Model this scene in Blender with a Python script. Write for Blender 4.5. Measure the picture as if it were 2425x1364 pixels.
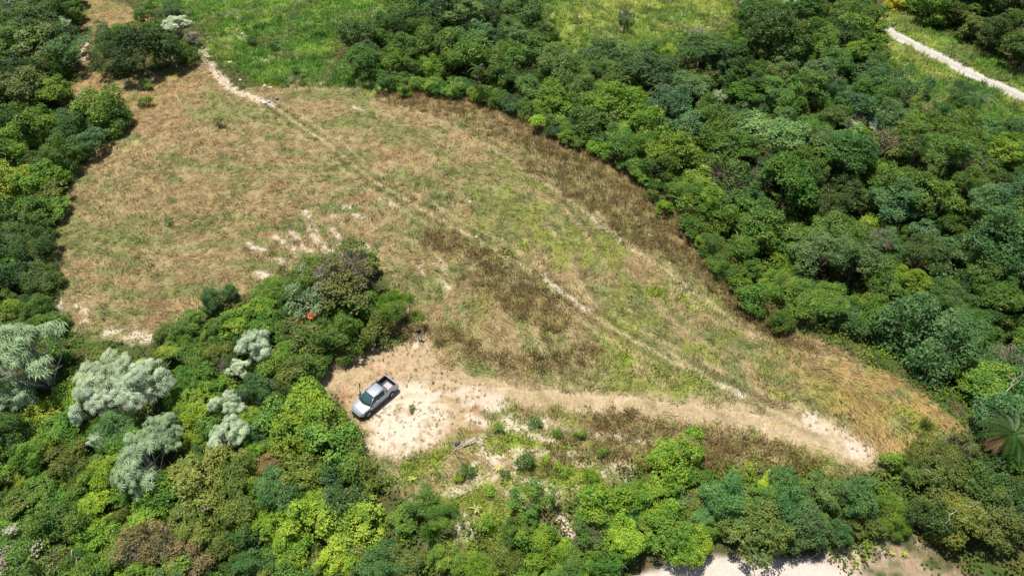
import bpy, bmesh, math, random
import numpy as np
from mathutils import Vector, Matrix

for o in list(bpy.data.objects):
    bpy.data.objects.remove(o)
scene = bpy.context.scene
COL = scene.collection
random.seed(7)
RNG = np.random.default_rng(11)

# ------------------------------------------------------------------ camera
CAM_H = 50.0
PITCH = math.radians(45)
FPX, CX, CY = 1617.0, 1212.5, 682.0          # survey constants of the 2425 px wide photograph
cam_d = bpy.data.cameras.new('drone_camera')
cam_d.lens = 24.0; cam_d.sensor_width = 36.0
cam_d.clip_start = 0.5; cam_d.clip_end = 6000
cam = bpy.data.objects.new('drone_camera', cam_d); COL.objects.link(cam)
cam.location = (0, 0, CAM_H); cam.rotation_euler = (math.pi/2 - PITCH, 0, 0)
scene.camera = cam

# ------------------------------------------------------------------ light
SUN_EL, SUN_AZ = math.radians(76), math.radians(-48)     # azimuth clockwise from +Y
world = bpy.data.worlds.new('World'); scene.world = world; world.use_nodes = True
wn = world.node_tree.nodes; wl = world.node_tree.links
bg = wn['Background']; sky = wn.new('ShaderNodeTexSky'); sky.sky_type = 'NISHITA'
sky.sun_disc = False; sky.sun_elevation = SUN_EL; sky.sun_rotation = SUN_AZ
wl.new(sky.outputs[0], bg.inputs[0]); bg.inputs[1].default_value = 0.07
sd = bpy.data.lights.new('sun', 'SUN'); sd.energy = 4.7; sd.angle = math.radians(0.5); sd.color = (1.0, 0.96, 0.89)
sun = bpy.data.objects.new('sun', sd); COL.objects.link(sun)
S = Vector((math.sin(SUN_AZ)*math.cos(SUN_EL), math.cos(SUN_AZ)*math.cos(SUN_EL), math.sin(SUN_EL)))
sun.rotation_euler = S.to_track_quat('Z', 'Y').to_euler()
sun.location = (-60, 80, 120)
scene.view_settings.view_transform = 'Standard'; scene.view_settings.look = 'None'
scene.view_settings.exposure = 0.30; scene.view_settings.gamma = 1.0
scene.view_settings.use_curve_mapping = False
scene.render.engine = 'CYCLES'
scene.cycles.max_bounces = 6; scene.cycles.diffuse_bounces = 3; scene.cycles.transparent_max_bounces = 8

# ------------------------------------------------------------------ helpers
def tag(o, label=None, cat=None, group=None, kind=None):
    if label: o['label'] = label
    if cat: o['category'] = cat
    if group: o['group'] = group
    if kind: o['kind'] = kind
    return o
def empty(name, loc, rz=0):
    o = bpy.data.objects.new(name, None); COL.objects.link(o)
    o.empty_display_size = 0.2
    o.location = loc; o.rotation_euler = (0, 0, rz); return o
def link(name, mesh, parent=None, loc=(0,0,0), rot=(0,0,0), sc=(1,1,1), color=None):
    o = bpy.data.objects.new(name, mesh); COL.objects.link(o)
    if parent: o.parent = parent
    o.location = loc; o.rotation_euler = rot; o.scale = sc
    if color: o.color = (*color[:3], 1)
    return o
def raw_mesh(name, V, F, mat=None, attrs=None, cols=None, smooth=False):
    """V (n,3), F (m,k) arrays with a fixed k."""
    V = np.asarray(V, np.float32); F = np.asarray(F, np.int32); k = F.shape[1]
    me = bpy.data.meshes.new(name)
    me.vertices.add(len(V)); me.vertices.foreach_set('co', V.ravel())
    me.loops.add(F.size); me.loops.foreach_set('vertex_index', F.ravel())
    me.polygons.add(len(F))
    me.polygons.foreach_set('loop_start', np.arange(0, F.size, k, dtype=np.int32))
    me.polygons.foreach_set('loop_total', np.full(len(F), k, np.int32))
    if smooth: me.polygons.foreach_set('use_smooth', np.ones(len(F), bool))
    if attrs:
        for n, a in attrs.items():
            at = me.attributes.new(n, 'FLOAT', 'POINT'); at.data.foreach_set('value', np.asarray(a, np.float32))
    if cols is not None:
        at = me.attributes.new('tone', 'FLOAT_COLOR', 'POINT')
        c = np.ones((len(V), 4), np.float32); c[:, :3] = cols
        at.data.foreach_set('color', c.ravel())
    me.update(); me.validate()
    if mat: me.materials.append(mat)
    return me
def bm_mesh(name, bm, mat, smooth=False):
    me = bpy.data.meshes.new(name); bm.normal_update(); bm.to_mesh(me); bm.free()
    if smooth:
        for p in me.polygons: p.use_smooth = True
    me.materials.append(mat); return me

# value noise on hashed lattices
def _hash(ix, iy, seed):
    h = (ix.astype(np.int64)*374761393 + iy.astype(np.int64)*668265263 + seed*974634777) & 0xffffffff
    h = ((h ^ (h >> 13))*1274126177) & 0xffffffff
    h = (h ^ (h >> 16)) & 0xffffffff
    return (h & 0xffffff).astype(np.float64)/0xffffff
def vn(x, y, s, seed=0):
    x = np.asarray(x, float)/s + 57.3; y = np.asarray(y, float)/s - 31.7
    ix = np.floor(x); iy = np.floor(y); fx = x-ix; fy = y-iy
    fx = fx*fx*(3-2*fx); fy = fy*fy*(3-2*fy)
    a = _hash(ix, iy, seed); b = _hash(ix+1, iy, seed); c = _hash(ix, iy+1, seed); d = _hash(ix+1, iy+1, seed)
    return (a*(1-fx)+b*fx)*(1-fy) + (c*(1-fx)+d*fx)*fy
def fbm(x, y, s, seed=0, n=3):
    t = 0; a = 1; w = 0
    for i in range(n):
        t = t + a*vn(x, y, s/2**i, seed+i*17); w += a; a *= 0.55
    return t/w
def sst(a, b, x):
    t = np.clip((x-a)/(b-a), 0, 1); return t*t*(3-2*t)

# photograph pixel -> point on the plane at height z (used only to survey where things stand)
def ray(px, py):
    u = (px-CX)/FPX; v = (CY-py)/FPX
    return np.array([u, math.cos(PITCH)+v*math.sin(PITCH), -math.sin(PITCH)+v*math.cos(PITCH)])
def at_plane(px, py, z=0.0):
    d = ray(px, py); t = (CAM_H-z)/max(0.03, -d[2])
    return np.array([d[0]*t, d[1]*t])
def W(poly, z=0.0):
    return np.array([at_plane(a, b, z) for a, b in poly])
def project(x, y, z):
    F = np.array([0, math.cos(PITCH), -math.sin(PITCH)]); U = np.array([0, math.sin(PITCH), math.cos(PITCH)])
    dz = z-CAM_H
    dep = y*F[1] + dz*F[2]; up = y*U[1] + dz*U[2]
    return CX + FPX*x/dep, CY - FPX*up/dep, dep
def poly_sd(X, Y, P):
    """signed distance, positive inside; evaluated fully only near the polygon"""
    out = np.full(X.shape, -99.0)
    m = (X > P[:,0].min()-6) & (X < P[:,0].max()+6) & (Y > P[:,1].min()-6) & (Y < P[:,1].max()+6)
    if not m.any(): return out
    x = X[m]; y = Y[m]; ins = np.zeros(x.shape, bool); d = np.full(x.shape, 1e9)
    n = len(P)
    for i in range(n):
        ax, ay = P[i]; bx, by = P[(i+1) % n]
        ex, ey = bx-ax, by-ay
        t = np.clip(((x-ax)*ex+(y-ay)*ey)/(ex*ex+ey*ey+1e-9), 0, 1)
        d = np.minimum(d, (x-ax-t*ex)**2 + (y-ay-t*ey)**2)
        if abs(ey) > 1e-9:
            c = (ay > y) != (by > y)
            ins ^= c & (x < ex*(y-ay)/ey + ax)
    d = np.sqrt(d); out[m] = np.where(ins, d, -d)
    return out
def line_d(X, Y, P, want_s=False):
    d = np.full(X.shape, 1e9); s = np.zeros(X.shape); th = np.zeros(X.shape); acc = 0
    for i in range(len(P)-1):
        ax, ay = P[i]; ex, ey = P[i+1]-P[i]; L = math.hypot(ex, ey)
        t = np.clip(((X-ax)*ex+(Y-ay)*ey)/(L*L), 0, 1)
        q = (X-ax-t*ex)**2 + (Y-ay-t*ey)**2
        m = q < d; d = np.where(m, q, d)
        if want_s: s = np.where(m, acc+t*L, s); th = np.where(m, math.atan2(ey, ex), th)
        acc += L
    d = np.sqrt(d)
    return (d, s, th) if want_s else d

# ------------------------------------------------------------------ survey of the ground
FIELD = W([(150,745),(122,620),(138,520),(172,430),(228,350),(300,285),(330,262),(420,215),(500,190),(560,212),(650,205),(780,208),(900,208),(1010,213),
           (1150,235),(1250,280),(1350,335),(1430,372),(1500,400),(1560,460),(1620,520),(1670,600),(1740,690),(1830,760),(1930,800),
           (2050,860),(2180,930),(2300,1030),(2180,1065),(2060,1100),(1990,1125),(1900,1115),(1500,1090),(1400,1180),(1180,1230),(1060,1240),(960,1180),(880,1090),(830,985),
           (775,870),(900,835),(985,800),(905,640),(820,612),(700,640),(600,690),(480,735),(350,815),(200,815)])
DRY_STRIP = W([(190,-300),(270,-300),(265,0),(380,50),(330,70),(240,70),(212,100),(205,160),(262,192),(480,148),(540,200),(430,230),(320,275),(290,240),(215,225),(130,262),(150,230),(190,170)])
MEADOW = W([(300,-400),(1000,-400),(900,0),(920,50),(800,80),(790,140),(930,190),(1100,215),(1010,212),(900,208),(780,206),(650,204),(600,190),(530,150),(490,120),(470,60),(420,30),(300,-20)])
MEADOW_TWO = W([(1230,-500),(1850,-500),(1740,0),(1700,110),(1500,150),(1290,110)])
VERGE = W([(2050,20),(2120,-5),(2190,50),(2310,100),(2425,155),(2800,335),(2800,560),(2425,330),(2300,300),(2200,250),(2120,180),(2060,120)])
SAND = W([(885,985),(905,935),(940,905),(1000,905),(1050,945),(1062,1000),(1010,1055),(930,1075),(880,1045)])
CLEARING = W([(775,862),(850,835),(930,825),(1000,800),(1040,830),(1060,890),(1150,905),(1180,940),(1150,985),(1100,1010),(1060,1040),(960,1085),(885,1060),(840,985),(800,930)])
TRACK = W([(800,885),(900,868),(1000,885),(1120,920),(1300,938),(1500,955),(1700,983),(1850,1008),(1950,1040),(2030,1075)])
TRACK_W = np.array([2.2,2.2,1.9,1.35,1.1,1.1,1.25,1.5,1.8,1.5])
RUTS = W([(905,935),(960,915),(1040,915),(1120,930),(1300,940),(1500,957),(1700,985),(1850,1010),(1950,1040),(2030,1075)])
FOOT = W([(640,250),(760,330),(880,430),(1000,500),(1120,565),(1290,660),(1400,745),(1480,795),(1600,860),(1720,920),(1850,985),(1930,1020)])
EDGE = W([(650,207),(900,212),(1150,237),(1350,335),(1500,400),(1620,520),(1740,690),(1930,800),(2180,930),(2300,1030)])
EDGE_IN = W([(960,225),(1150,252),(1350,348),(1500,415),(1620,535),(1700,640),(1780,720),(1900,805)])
CONTOUR = W([(900,232),(1050,290),(1200,375),(1310,450),(1400,512),(1530,608),(1680,720),(1800,810)])
PATH_TOP = W([(478,118),(505,170),(540,205),(600,232),(640,250)])
GRAVEL = W([(2096,52),(2140,78),(2200,108),(2300,160),(2425,218),(2700,345),(3000,480)])
BOTTOM = W([(1420,1500),(1490,1350),(1620,1322),(1760,1310),(1900,1310),(2000,1330),(2080,1360),(2150,1500),(1800,1700)])
BANK = W([(2130,1225),(2200,1290),(2300,1345),(2425,1390),(2560,1450),(2300,1480),(2120,1480),(1980,1330),(2080,1290)])
BROWN = [(W([(960,225),(1120,262),(1250,325),(1400,400),(1490,470),(1570,540),(1640,595)]), 3.2),
         (W([(1250,395),(1400,480),(1500,560),(1600,610)]), 1.2),
         (W([(1600,560),(1690,650),(1760,725),(1880,800)]), 1.8),(W([(960,235),(900,225)]), .8),(W([(655,545),(665,575)]), .35),(W([(690,530),(705,580)]), .3),(W([(725,535),(740,575)]), .3),(W([(775,560),(785,580)]), .3),(W([(640,600),(670,640)]), .3),
         (W([(1040,570),(1130,610),(1230,675),(1330,745)]), 1.5), (W([(1110,660),(1220,720),(1320,775)]), 1.0),
         (W([(1050,790),(1150,840),(1280,860),(1400,840)]), 1.0),
         (W([(1420,1000),(1600,1030),(1750,1060),(1890,1100)]), 1.5),
         (W([(1300,1080),(1420,1065),(1560,1085),(1700,1095)]), 1.6)]
LIME = [(1260,1060,2.0),(1330,1130,2.0),(1230,1150,1.6),(1180,1220,1.6),(1110,1260,1.4),(1080,1180,1.3),(1700,1105,2.0),(1530,1110,1.8),(980,1110,1.0),(1220,1040,2.3),(1130,1130,1.4),(1400,1100,2.2),(1600,1110,2.4),(1150,1185,1.5),(1340,1150,1.5),(1450,1165,1.4),(1210,1000,1.2),(1030,1090,1.2),
        (1190,600,1.4),(1250,580,1.2),(1640,710,1.2),(1480,850,1.3),(1560,880,1.6),(1650,910,1.4),(1580,905,1.3),(2160,1010,1.8),(1850,940,1.0),(1480,560,1.2),(1550,690,1.2),
        (410,170,1.2),(360,230,1.0),(640,200,1.2),(880,215,1.0),(1780,1125,1.8),(1880,1115,1.6),(1320,1060,1.2)]
PALE = [ (W([(1060,1165),(1110,1145),(1160,1118)]), .5),(W([(1140,1060),(1190,1100),(1160,1130)]), .45),(W([(1180,1010),(1260,1010)]), .4),(W([(1200,1160),(1230,1175)]), .4),(W([(1100,1205),(1090,1260)]), .5),(W([(1370,1075),(1440,1085)]), .3),(W([(1240,1025),(1330,1045)]), .3),(W([(1300,1090),(1400,1098),(1500,1102)]), .25),(W([(1210,1060),(1330,1072),(1420,1082)]), .22),(W([(1130,1095),(1190,1090)]), .4),(W([(1220,1135),(1290,1140)]), .3),(W([(1520,1040),(1640,1058)]), .2), # bare sandy spots: line, half width in metres
        (W([(1110,1140),(1160,1118),(1230,1105)]), .45),(W([(1140,1075),(1200,1082),(1290,1070)]), .35),(W([(1290,1010),(1400,1022),(1510,1035)]), .30),
        (W([(1200,985),(1230,1000),(1300,1000)]), .5),(W([(1430,1120),(1505,1125)]), .4),(W([(1290,1163),(1320,1168)]), .5),(W([(1370,1158),(1400,1163)]), .4),
        (W([(1075,1235),(1105,1245)]), .7),(W([(1330,1230),(1350,1245)]), .8),(W([(1110,980),(1150,1000),(1130,1060)]), .5),(W([(1560,1225),(1580,1240)]), .5),
        (W([(132,650),(135,700),(150,735)]), .28),(W([(165,770),(200,755)]), .5),(W([(190,720),(215,755)]), .6),(W([(265,790),(350,800)]), .8),(W([(320,810),(360,790)]), .5),
        (W([(1290,655),(1340,695),(1400,742)]), .28),(W([(1150,950),(1130,930)]), .8),(W([(1990,1050),(2040,1070)]), 1.0),(W([(1700,905),(1760,935)]), .3),
        (W([(1925,1000),(1990,1040)]), .9),(W([(1050,920),(1180,950)]), 1.0),(W([(985,815),(1010,830)]), .4),
        (W([(900,478),(935,488)]), .5),(W([(725,505),(745,545)]), .45),(W([(795,515),(812,532)]), .35),(W([(845,515),(870,522)]), .35),(W([(815,490),(830,497)]), .35),
        (W([(655,560),(700,610)]), .35),(W([(690,550),(725,598)]), .4),(W([(735,545),(770,592)]), .45),(W([(790,545),(820,590)]), .35),(W([(690,595),(780,600),(870,585)]), .45),
        (W([(615,650),(640,655)]), .5),(W([(620,615),(680,625)]), .35),(W([(590,580),(640,600)]), .3),
        (W([(1030,605),(1045,618)]), .3),(W([(990,625),(1010,650)]), .25),(W([(1030,625),(1055,640)]), .3),(W([(1040,660),(1065,680)]), .3),(W([(880,620),(905,608)]), .25),
        (W([(555,90),(580,100)]), .4),(W([(625,145),(640,148)]), .3),(W([(840,255),(860,262)]), .3),(W([(2110,20),(2060,30)]), .6),
        (W([(1400,515),(1450,560),(1530,612)]), .16),(W([(205,95),(195,140)]), .6),(W([(950,1215),(935,1260)]), .4),(W([(2080,1300),(1980,1330)]), 1.0)]
PLATEAU = W([(300,800),(140,650),(140,500),(300,240),(200,-200),(1400,-300),(1150,240),(1500,395),(1740,690),(2300,1030),(1900,1110),(1400,1100),(1000,1150),(850,1000),(700,850)])
BANK_DROP = 2.4

VALLEY = np.concatenate([EDGE[1:], W([(2520,1130),(3400,1300),(3400,-300),(900,-420)])])
LEFT_V = W([(122,640),(138,520),(172,430),(228,350),(300,285),(150,250),(-600,200),(-600,900),(140,800)])
def base_h(X, Y):
    sd = poly_sd_far(X, Y, PLATEAU)
    v = poly_sd_far(X, Y, VALLEY); u = poly_sd_far(X, Y, LEFT_V)
    drop = sst(0, 22, -sd)*BANK_DROP*sst(4, -4, v) + sst(.2, 9, v)*(1-.8*sst(18, 34, v))*4.6 + sst(.2, 9, u)*2.0
    h = -drop + (fbm(X, Y, 24, 5, 2)-.5)*0.9
    far = np.hypot(X, Y-60)
    h = h + sst(200, 1500, far)*(fbm(X, Y, 420, 9, 3)-.35)*90
    return h
def poly_sd_far(X, Y, P):
    x = X; y = Y; ins = np.zeros(x.shape, bool); d = np.full(x.shape, 1e18); n = len(P)
    for i in range(n):
        ax, ay = P[i]; bx, by = P[(i+1) % n]; ex, ey = bx-ax, by-ay
        t = np.clip(((x-ax)*ex+(y-ay)*ey)/(ex*ex+ey*ey+1e-9), 0, 1)
        d = np.minimum(d, (x-ax-t*ex)**2 + (y-ay-t*ey)**2)
        if abs(ey) > 1e-9: ins ^= ((ay > y) != (by > y)) & (x < ex*(y-ay)/ey + ax)
    d = np.sqrt(d); return np.where(ins, d, -d)
def bumps(X, Y, flat):
    return ((fbm(X, Y, 3.5, 21, 2)-.5)*0.30 + (fbm(X, Y, 1.1, 23, 2)-.5)*0.16)*(1-.75*flat)

def dist_track(X, Y):
    """distance to the straw track minus its local half width (negative inside)"""
    best = np.full(X.shape, 1e9)
    for i in range(len(TRACK)-1):
        ax, ay = TRACK[i]; ex, ey = TRACK[i+1]-TRACK[i]
        t = np.clip(((X-ax)*ex+(Y-ay)*ey)/(ex*ex+ey*ey), 0, 1)
        d = np.hypot(X-ax-t*ex, Y-ay-t*ey) - (TRACK_W[i]*(1-t)+TRACK_W[i+1]*t)
        best = np.minimum(best, d)
    return best

def c3(*v): return np.array(v, float)
def mixc(c, col, m): return c + (col-c)*m[..., None]

def paint(X, Y):
    """what covers the ground at world points: albedo and class weights"""
    n1 = fbm(X, Y, 5.0, 31); n2 = fbm(X, Y, 1.6, 41); n3 = fbm(X, Y, 11.0, 51); n4 = fbm(X, Y, .7, 61, 2)
    wx = X + (n2-.5)*1.6 + (n4-.5)*.8; wy = Y + (fbm(X, Y, 1.7, 71)-.5)*1.6 + (fbm(X, Y, .6, 73, 2)-.5)*.8
    eD, eS, eT = line_d(X, Y, EDGE, True)
    streak = vn(eD+ (n1-.5)*3, eS*.22, .55, 81)*.55 + vn(eD + (n3-.5)*5, eS*.16, 1.6, 83)*.45
    field = sst(-.35, .35, poly_sd(wx, wy, FIELD)); strip = sst(-.7, .7, poly_sd(wx, wy, DRY_STRIP))
    mead = sst(-.6, .6, np.maximum(np.maximum(poly_sd(wx, wy, MEADOW), poly_sd(wx, wy, MEADOW_TWO)), poly_sd(wx, wy, VERGE)))
    mead2 = sst(-.6, .6, np.maximum(poly_sd(wx, wy, MEADOW_TWO), poly_sd(wx, wy, VERGE)))
    sand = sst(-1.3, 1.0, poly_sd(wx, wy, SAND)); clear = sst(-.6, .6, poly_sd(wx, wy, CLEARING))
    track = sst(.7, -.6, dist_track(X+(n2-.5)*2.0, Y+(n4-.5)*1.8))
    foot_d = line_d(X+(n2-.5)*.25, Y+(n4-.5)*.2, FOOT); foot = np.maximum(sst(.30, .08, foot_d), sst(.24, .06, np.abs(line_d(X, Y, FOOT)-1.5))*.8)*(.45+.55*sst(.22, .46, fbm(X, Y, 2.2, 131)+.1))
    con = sst(.35, .1, line_d(X+(n2-.5)*.3, Y, CONTOUR))
    ptop = sst(.95, .35, line_d(wx, wy, PATH_TOP))
    grav = sst(1.55, 1.25, line_d(X+(n4-.5)*.25, Y+(n2-.5)*.3, GRAVEL))
    bott = sst(-.35, .35, poly_sd(X+(n4-.5)*.9, Y+(n2-.5)*.9, BOTTOM)); bank = sst(-.8, .8, poly_sd(wx, wy, BANK))
    pale = np.zeros(X.shape)
    for P, w in PALE: pale = np.maximum(pale, sst(w*1.35, w*.45, line_d(X+(n4-.5)*.9, Y+(n2-.5)*.9, P)))
    brown = np.zeros(X.shape)
    for P, w in BROWN: brown = np.maximum(brown, sst(w*1.5, w*.5, line_d(wx, wy, P)))
    brown = brown*sst(.27, .56, n1*.45+n4*.35+streak*.3)
    lime = np.zeros(X.shape)
    for px, py, r in LIME:
        q = at_plane(px, py); lime = np.maximum(lime, sst(r*1.5, r*.35, np.hypot(wx-q[0], wy-q[1])))
    lime = lime*sst(.36, .58, n2*.5+n4*.5)
    # undergrowth floor
    c = np.zeros(X.shape+(3,)) + c3(.08, .09, .03)
    c = mixc(c, c3(.15, .10, .055), sst(.5, .75, n2)*.8)
    c = mixc(c, c3(.07, .11, .025), sst(.5, .7, fbm(X, Y, 2.4, 91)))
    # field
    left = sst(4, -14, X)                                      # the mown, straw-strewn western part
    f = np.zeros(X.shape+(3,)) + c3(.355, .27, .135)
    f = mixc(f, c3(.47, .36, .19), sst(.45, .7, streak))
    f = mixc(f, c3(.34, .23, .12), sst(.5, .7, fbm(X, Y, 3.1, 101))*.6)
    f = mixc(f, c3(.20, .225, .075), sst(.44-.06*(1-left), .60, n1*.35+streak*.5+n4*.15)*.85)
    f = mixc(f, c3(.14, .19, .06), sst(.60, .68, n3*.4+n2*.6)*.75)
    f = mixc(f, c3(.25, .27, .06), sst(.56, .66, fbm(X, Y, 2.0, 111))*(1-left)*.8)
    rr = sst(22, 33, X)                                        # golden eastern tip
    f = mixc(f, c3(.43, .285, .11), rr*sst(.35, .6, n2)*.75)
    c = mixc(c, f, np.maximum(field, strip))
    c = mixc(c, c3(.40, .25, .11), strip*.5*sst(.35, .6, n2))
    m = np.zeros(X.shape+(3,)) + c3(.13, .24, .04)
    m = mixc(m, c3(.20, .32, .05), sst(.42, .65, n1)); m = mixc(m, c3(.31, .37, .08), sst(.5, .75, n3)*.7)
    m = mixc(m, c3(.42, .41, .11), mead2*sst(.35, .65, n1*.6+n2*.4)*.75)
    m = mixc(m, c3(.07, .15, .03), sst(.52, .66, n2)*.75); m = mixc(m, c3(.20, .22, .08), sst(.56, .66, fbm(X, Y, 3, 151))*.6); m = mixc(m, c3(.45, .40, .26), sst(.70, .76, fbm(X, Y, 1.5, 153))*.6)
    c = mixc(c, m, mead)
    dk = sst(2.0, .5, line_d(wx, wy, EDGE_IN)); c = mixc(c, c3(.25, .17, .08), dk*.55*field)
    c = mixc(c, c3(.25, .18, .085), brown*.65); c = mixc(c, c3(.25, .33, .035), lime*.9)
    c = mixc(c, c3(.47, .345, .20), clear*.92)
    c = mixc(c, c3(.46, .345, .20), track*.9); c = mixc(c, c3(.60, .44, .28), track*sst(.5, .68, n2*.6+n4*.4)*.7)
    c = mixc(c, c3(.40, .22, .12), clear*sst(.58, .7, n2)*.6)
    c = mixc(c, c3(.50, .40, .22), foot*.8); c = mixc(c, c3(.12, .12, .045), sst(.35, .15, np.abs(foot_d-.55))*.5*field)
    ln = sst(.14, .02, np.abs(((eD+(n2-.5)*.5)/3.3) % 1-.5))*sst(2, 5, eD)*sst(30, 22, eD)*sst(.42, .6, fbm(X, Y, 4, 141))*(1-left)
    c = mixc(c, c3(.50, .40, .22), ln*.6*field); c = mixc(c, c3(.13, .12, .05), sst(.16, .04, np.abs(((eD+.7+(n2-.5)*.5)/3.3) % 1-.5))*sst(2, 5, eD)*sst(30, 22, eD)*sst(.42, .6, fbm(X, Y, 4, 141))*(1-left)*.5*field)
    c = mixc(c, c3(.50, .40, .24), con*.85*field*sst(.25, .45, n1))
    nz = n2*.35 + n4*.65
    white = c3(.66, .56, .43)
    sandm = sand*sst(.36, .56, nz+sand*.12)
    c = mixc(c, white, sandm)
    c = mixc(c, c3(.64, .53, .41), np.clip(pale*1.15, 0, 1)*sst(.34, .56, nz)*.9)
    c = mixc(c, c3(.56, .46, .34), ptop*sst(.2, .4, nz))
    c = mixc(c, c3(.50, .46, .41), grav); gd = line_d(X, Y, GRAVEL); c = mixc(c, c3(.40, .36, .29), grav*sst(.35, .1, gd)*.6*sst(.35, .6, n2)); c = mixc(c, c3(.62, .57, .51), grav*sst(.3, .1, np.abs(gd-.75))*.7)
    td = line_d(X+(n1-.5)*.4, Y, RUTS); c = mixc(c, c3(.58, .46, .32), sst(.22, .08, np.abs(td-.68))*.55*np.maximum(track, clear)); c = mixc(c, c3(.36, .27, .16), sst(.12, .03, np.abs(td-.92))*.5*np.maximum(track, clear))
    c = mixc(c, c3(.68, .57, .49), bott*.97)
    c = mixc(c, c3(.42, .30, .20), bank*sst(.35, .6, n2)*.85)
    bare = np.clip(np.maximum.reduce([sandm, pale*sst(.34,.56,nz), ptop, grav*1.1, bott*1.1]), 0, 1)
    return dict(col=c, field=np.maximum(field, strip), mead=mead, brown=brown, lime=lime, bare=bare, track=np.maximum(track, clear*.8),
                grav=grav, bott=bott, clear=clear, tr=track, bank=bank, theta=eT, left=left, sand=sand, foot=foot)

def flatness(P): return np.clip(np.maximum.reduce([P['grav'], P['bott'], P['tr'], P['clear']]), 0, 1)
import bisect
def H1(x, y):
    """height of the finished terrain sheet"""
    i = min(max(bisect.bisect_right(AXL, x)-1, 0), len(AXL)-2); j = min(max(bisect.bisect_right(AYL, y)-1, 0), len(AYL)-2)
    u = (x-AXL[i])/(AXL[i+1]-AXL[i]); v = (y-AYL[j])/(AYL[j+1]-AYL[j]); g = HG
    return float((g[j, i]*(1-u)+g[j, i+1]*u)*(1-v)+(g[j+1, i]*(1-u)+g[j+1, i+1]*u)*v)
def ground_at(px, py, z=0.0):
    """world point at height z above the terrain under the photograph's pixel"""
    h = 0.0
    for _ in range(5):
        q = at_plane(px, py, h+z); h = H1(q[0], q[1])
    return Vector((q[0], q[1], h))

# ------------------------------------------------------------------ materials
def new_mat(name):
    m = bpy.data.materials.new(name); m.use_nodes = True
    return m, m.node_tree.nodes, m.node_tree.links, m.node_tree.nodes['Principled BSDF']
def plain(name, col, rough=.5, metal=0, noise=0, scale=8, spec=.5, bump=0):
    m, n, l, b = new_mat(name)
    b.inputs['Roughness'].default_value = rough; b.inputs['Metallic'].default_value = metal
    b.inputs['Specular IOR Level'].default_value = spec
    tc = n.new('ShaderNodeTexCoord'); nz = n.new('ShaderNodeTexNoise'); nz.inputs['Scale'].default_value = scale; nz.inputs['Detail'].default_value = 5
    l.new(tc.outputs['Object'], nz.inputs['Vector'])
    mx = n.new('ShaderNodeMix'); mx.data_type = 'RGBA'
    mx.inputs['A'].default_value = (*[c*(1-noise) for c in col], 1); mx.inputs['B'].default_value = (*[min(1, c*(1+noise)) for c in col], 1)
    l.new(nz.outputs['Fac'], mx.inputs['Factor']); l.new(mx.outputs['Result'], b.inputs['Base Color'])
    if bump:
        bp = n.new('ShaderNodeBump'); bp.inputs['Strength'].default_value = bump; bp.inputs['Distance'].default_value = .05
        l.new(nz.outputs['Fac'], bp.inputs['Height']); l.new(bp.outputs[0], b.inputs['Normal'])
    return m
def math_node(n, l, op, a, b):
    q = n.new('ShaderNodeMath'); q.operation = op
    for i, v in enumerate((a, b)):
        if isinstance(v, (int, float)): q.inputs[i].default_value = v
        else: l.new(v, q.inputs[i])
    return q.outputs[0]

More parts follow.
